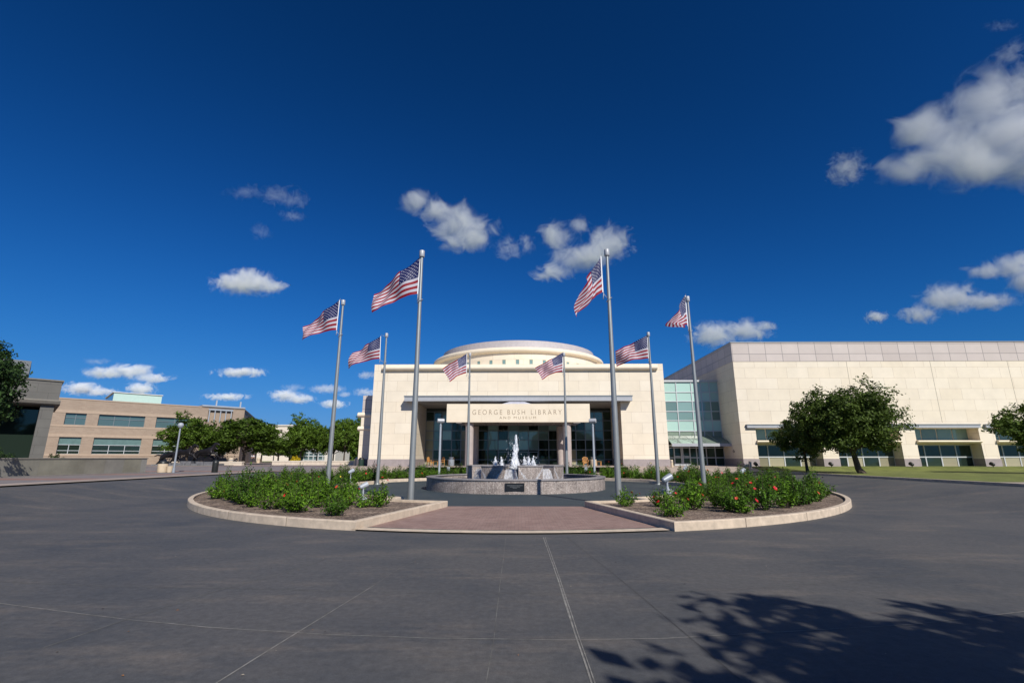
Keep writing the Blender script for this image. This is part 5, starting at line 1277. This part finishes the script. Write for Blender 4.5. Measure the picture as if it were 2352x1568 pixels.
CL = [
 ([(958, 458, 38, 24), (1005, 490, 42, 26), (1050, 515, 52, 36), (1095, 538, 40, 36), (1040, 560, 40, 20)], 'bright ragged cloud above the left side of the drum', 1.2, 1),
 ([(1285, 545, 55, 30), (1328, 520, 26, 18), (1400, 560, 46, 36), (1345, 590, 66, 32), (1268, 628, 50, 20)], 'bright lobed cloud behind the frontmost right flagpole', 1.2, 1),
 ([(560, 650, 62, 26), (620, 658, 34, 15)], 'single oval cloud at the middle left', 1.2, .8),
 ([(565, 440, 40, 13), (640, 448, 40, 18), (680, 462, 30, 16)], 'thin grey wisp highest on the left', .10, 1.35),
 ([(672, 496, 28, 11)], 'tiny wisp just under the long left wisp', .07, 1.2), ([(600, 532, 20, 15)], 'faint small puff left of centre', .05, 1.2),
 ([(1168, 572, 26, 20), (1208, 560, 14, 20)], 'small broken puffs between the two bright central clouds', .22, 1.35),
 ([(2115, 295, 48, 46), (2180, 340, 80, 66), (2265, 240, 66, 64), (2330, 310, 80, 100), (2240, 375, 100, 50), (2090, 395, 70, 38), (2040, 380, 36, 18), (2370, 380, 70, 45)], 'huge bright cumulus at the upper right', 1.5, .85),
 ([(1945, 388, 32, 30)], 'small puff left of the huge cumulus', .4, 1.4),
 ([(2318, 122, 20, 28)], 'small wisp above the huge cumulus near the right edge', .2, 1.3),
 ([(2350, 190, 26, 40)], 'ragged fragment on the right edge above the huge cumulus', .3, 1.3), ([(2300, 60, 36, 10)], 'very faint streak in the top right corner', .05, 1.3),
 ([(2110, 722, 42, 18), (2180, 685, 52, 28), (2262, 690, 62, 17)], 'long low cloud above the right wing', 1.1, .9),
 ([(2275, 622, 46, 16), (2335, 612, 46, 26), (2360, 645, 30, 28)], 'cloud running out of the right edge above the long low cloud', 1.1, .9),
 ([(2013, 728, 20, 12)], 'little puff left of the long low cloud', .9, .9),
 ([(1640, 768, 44, 26), (1715, 758, 48, 20), (1760, 750, 20, 12)], 'cloud low behind the outer right flagpole', 1.0, .9),
 ([(245, 856, 50, 12), (300, 852, 40, 15), (350, 868, 38, 10)], 'long flat cloud above the green roof lantern', 1.1, .8),
 ([(223, 831, 26, 7)], 'thin sliver over the long flat cloud', .15, .9), ([(188, 892, 38, 13), (232, 900, 34, 9)], 'cloud just right of the dark pavilion roof', 1.1, .8),
 ([(324, 893, 28, 13)], 'small puff rising behind the green roof lantern', .9, .8), ([(553, 855, 50, 10)], 'flat cloud left of the outer left flagpole, upper', 1.0, .7),
 ([(520, 911, 44, 8)], 'flat cloud over the end of the brick building', 1.0, .7), ([(655, 908, 30, 12), (688, 916, 32, 10)], 'white cloud between the brick building and the flagpoles', 1.1, .7),
 ([(675, 890, 24, 7)], 'faint sliver above the white cloud by the flagpoles', .15, .9), ([(752, 893, 36, 9), (790, 905, 14, 6)], 'thin cloud crossed by the outer left flagpole', .4, .8),
 ([(766, 928, 28, 9)], 'small low cloud at the outer left flagpole, above the trees', 1.0, .7), ([(845, 861, 20, 8)], 'small cloud touching the upper left corner of the entrance building', .3, .8), ([(840, 901, 24, 9)], 'small cloud beside the left wall of the entrance building', .35, .8)]
CY_ = {16: 2500., 17: 2200., 20: 2300., 21: 2600., 19: 2500., 23: 2400., 25: 2300., 4: 2600., 5: 3300.}
for i, (bl_, lab, dn, rg_) in enumerate(CL): cloud(bl_, lab, dn, CY_.get(i, 3000.+40*i), rg_, i+1)

# ------------------------------------------------------------------ sky, sun, camera
w = bpy.data.worlds.new('World'); SC.world = w; w.use_nodes = True; nt = w.node_tree
bg = nt.nodes['Background']
sky = N(nt, 'ShaderNodeTexSky', sky_type='NISHITA', sun_disc=False, sun_elevation=SUN_EL, sun_rotation=pi-SUN_AZ, altitude=100., air_density=1.0, dust_density=.3, ozone_density=3.0)
sp = N(nt, 'ShaderNodeSeparateColor'); L(nt, sky.outputs[0], sp.inputs[0]); cb = N(nt, 'ShaderNodeCombineColor')
for i, (k, kb_, pw) in enumerate(((.40, 1.3, 2.0), (1.18, 2.45, 1.7), (2.75, 2.83, 2.0))):
    m0 = N(nt, 'ShaderNodeMath', operation='MULTIPLY', i_1=.1); L(nt, sp.outputs[i], m0.inputs[0]); m_ = N(nt, 'ShaderNodeMath', operation='POWER', i_1=pw); L(nt, m0.outputs[0], m_.inputs[0])
    dn_ = N(nt, 'ShaderNodeMath', operation='MULTIPLY_ADD', i_1=kb_, i_2=1.0); L(nt, m_.outputs[0], dn_.inputs[0]); dv_ = N(nt, 'ShaderNodeMath', operation='DIVIDE'); L(nt, m_.outputs[0], dv_.inputs[0]); L(nt, dn_.outputs[0], dv_.inputs[1])
    m2 = N(nt, 'ShaderNodeMath', operation='MULTIPLY', i_1=k*10); L(nt, dv_.outputs[0], m2.inputs[0]); L(nt, m2.outputs[0], cb.inputs[i])
L(nt, cb.outputs[0], bg.inputs[0]); bg.inputs[1].default_value = .1
sun = bpy.data.lights.new('sun', 'SUN'); sun.energy = 5.0; sun.angle = radians(.53); sun.color = (1, .955, .88)
so = bpy.data.objects.new('sun', sun); COL.objects.link(so)
sd = Vector((sin(SUN_AZ)*cos(SUN_EL), -cos(SUN_AZ)*cos(SUN_EL), sin(SUN_EL)))   # towards the sun
so.rotation_euler = sd.to_track_quat('Z', 'Y').to_euler(); so.location = sd*60
cam = bpy.data.cameras.new('camera'); cam.sensor_width = 36; cam.lens = 36*F/2352; cam.clip_end = 9000; cam.clip_start = .1
co = bpy.data.objects.new('camera', cam); COL.objects.link(co); co.location = CAM
co.rotation_euler = (-fw).to_track_quat('Z', 'Y').to_euler() if False else Matrix((rt, up, -fw)).transposed().to_euler()
SC.camera = co
SC.view_settings.view_transform = 'Standard'; SC.view_settings.look = 'None'; SC.view_settings.exposure = 0; SC.view_settings.gamma = 1
SC.cycles.volume_bounces = 6; SC.cycles.max_bounces = 10; SC.cycles.transparent_max_bounces = 16
try: SC.cycles.use_denoising = True
except Exception: pass
for o in SC.objects:
    if '_o' in o: del o['_o']
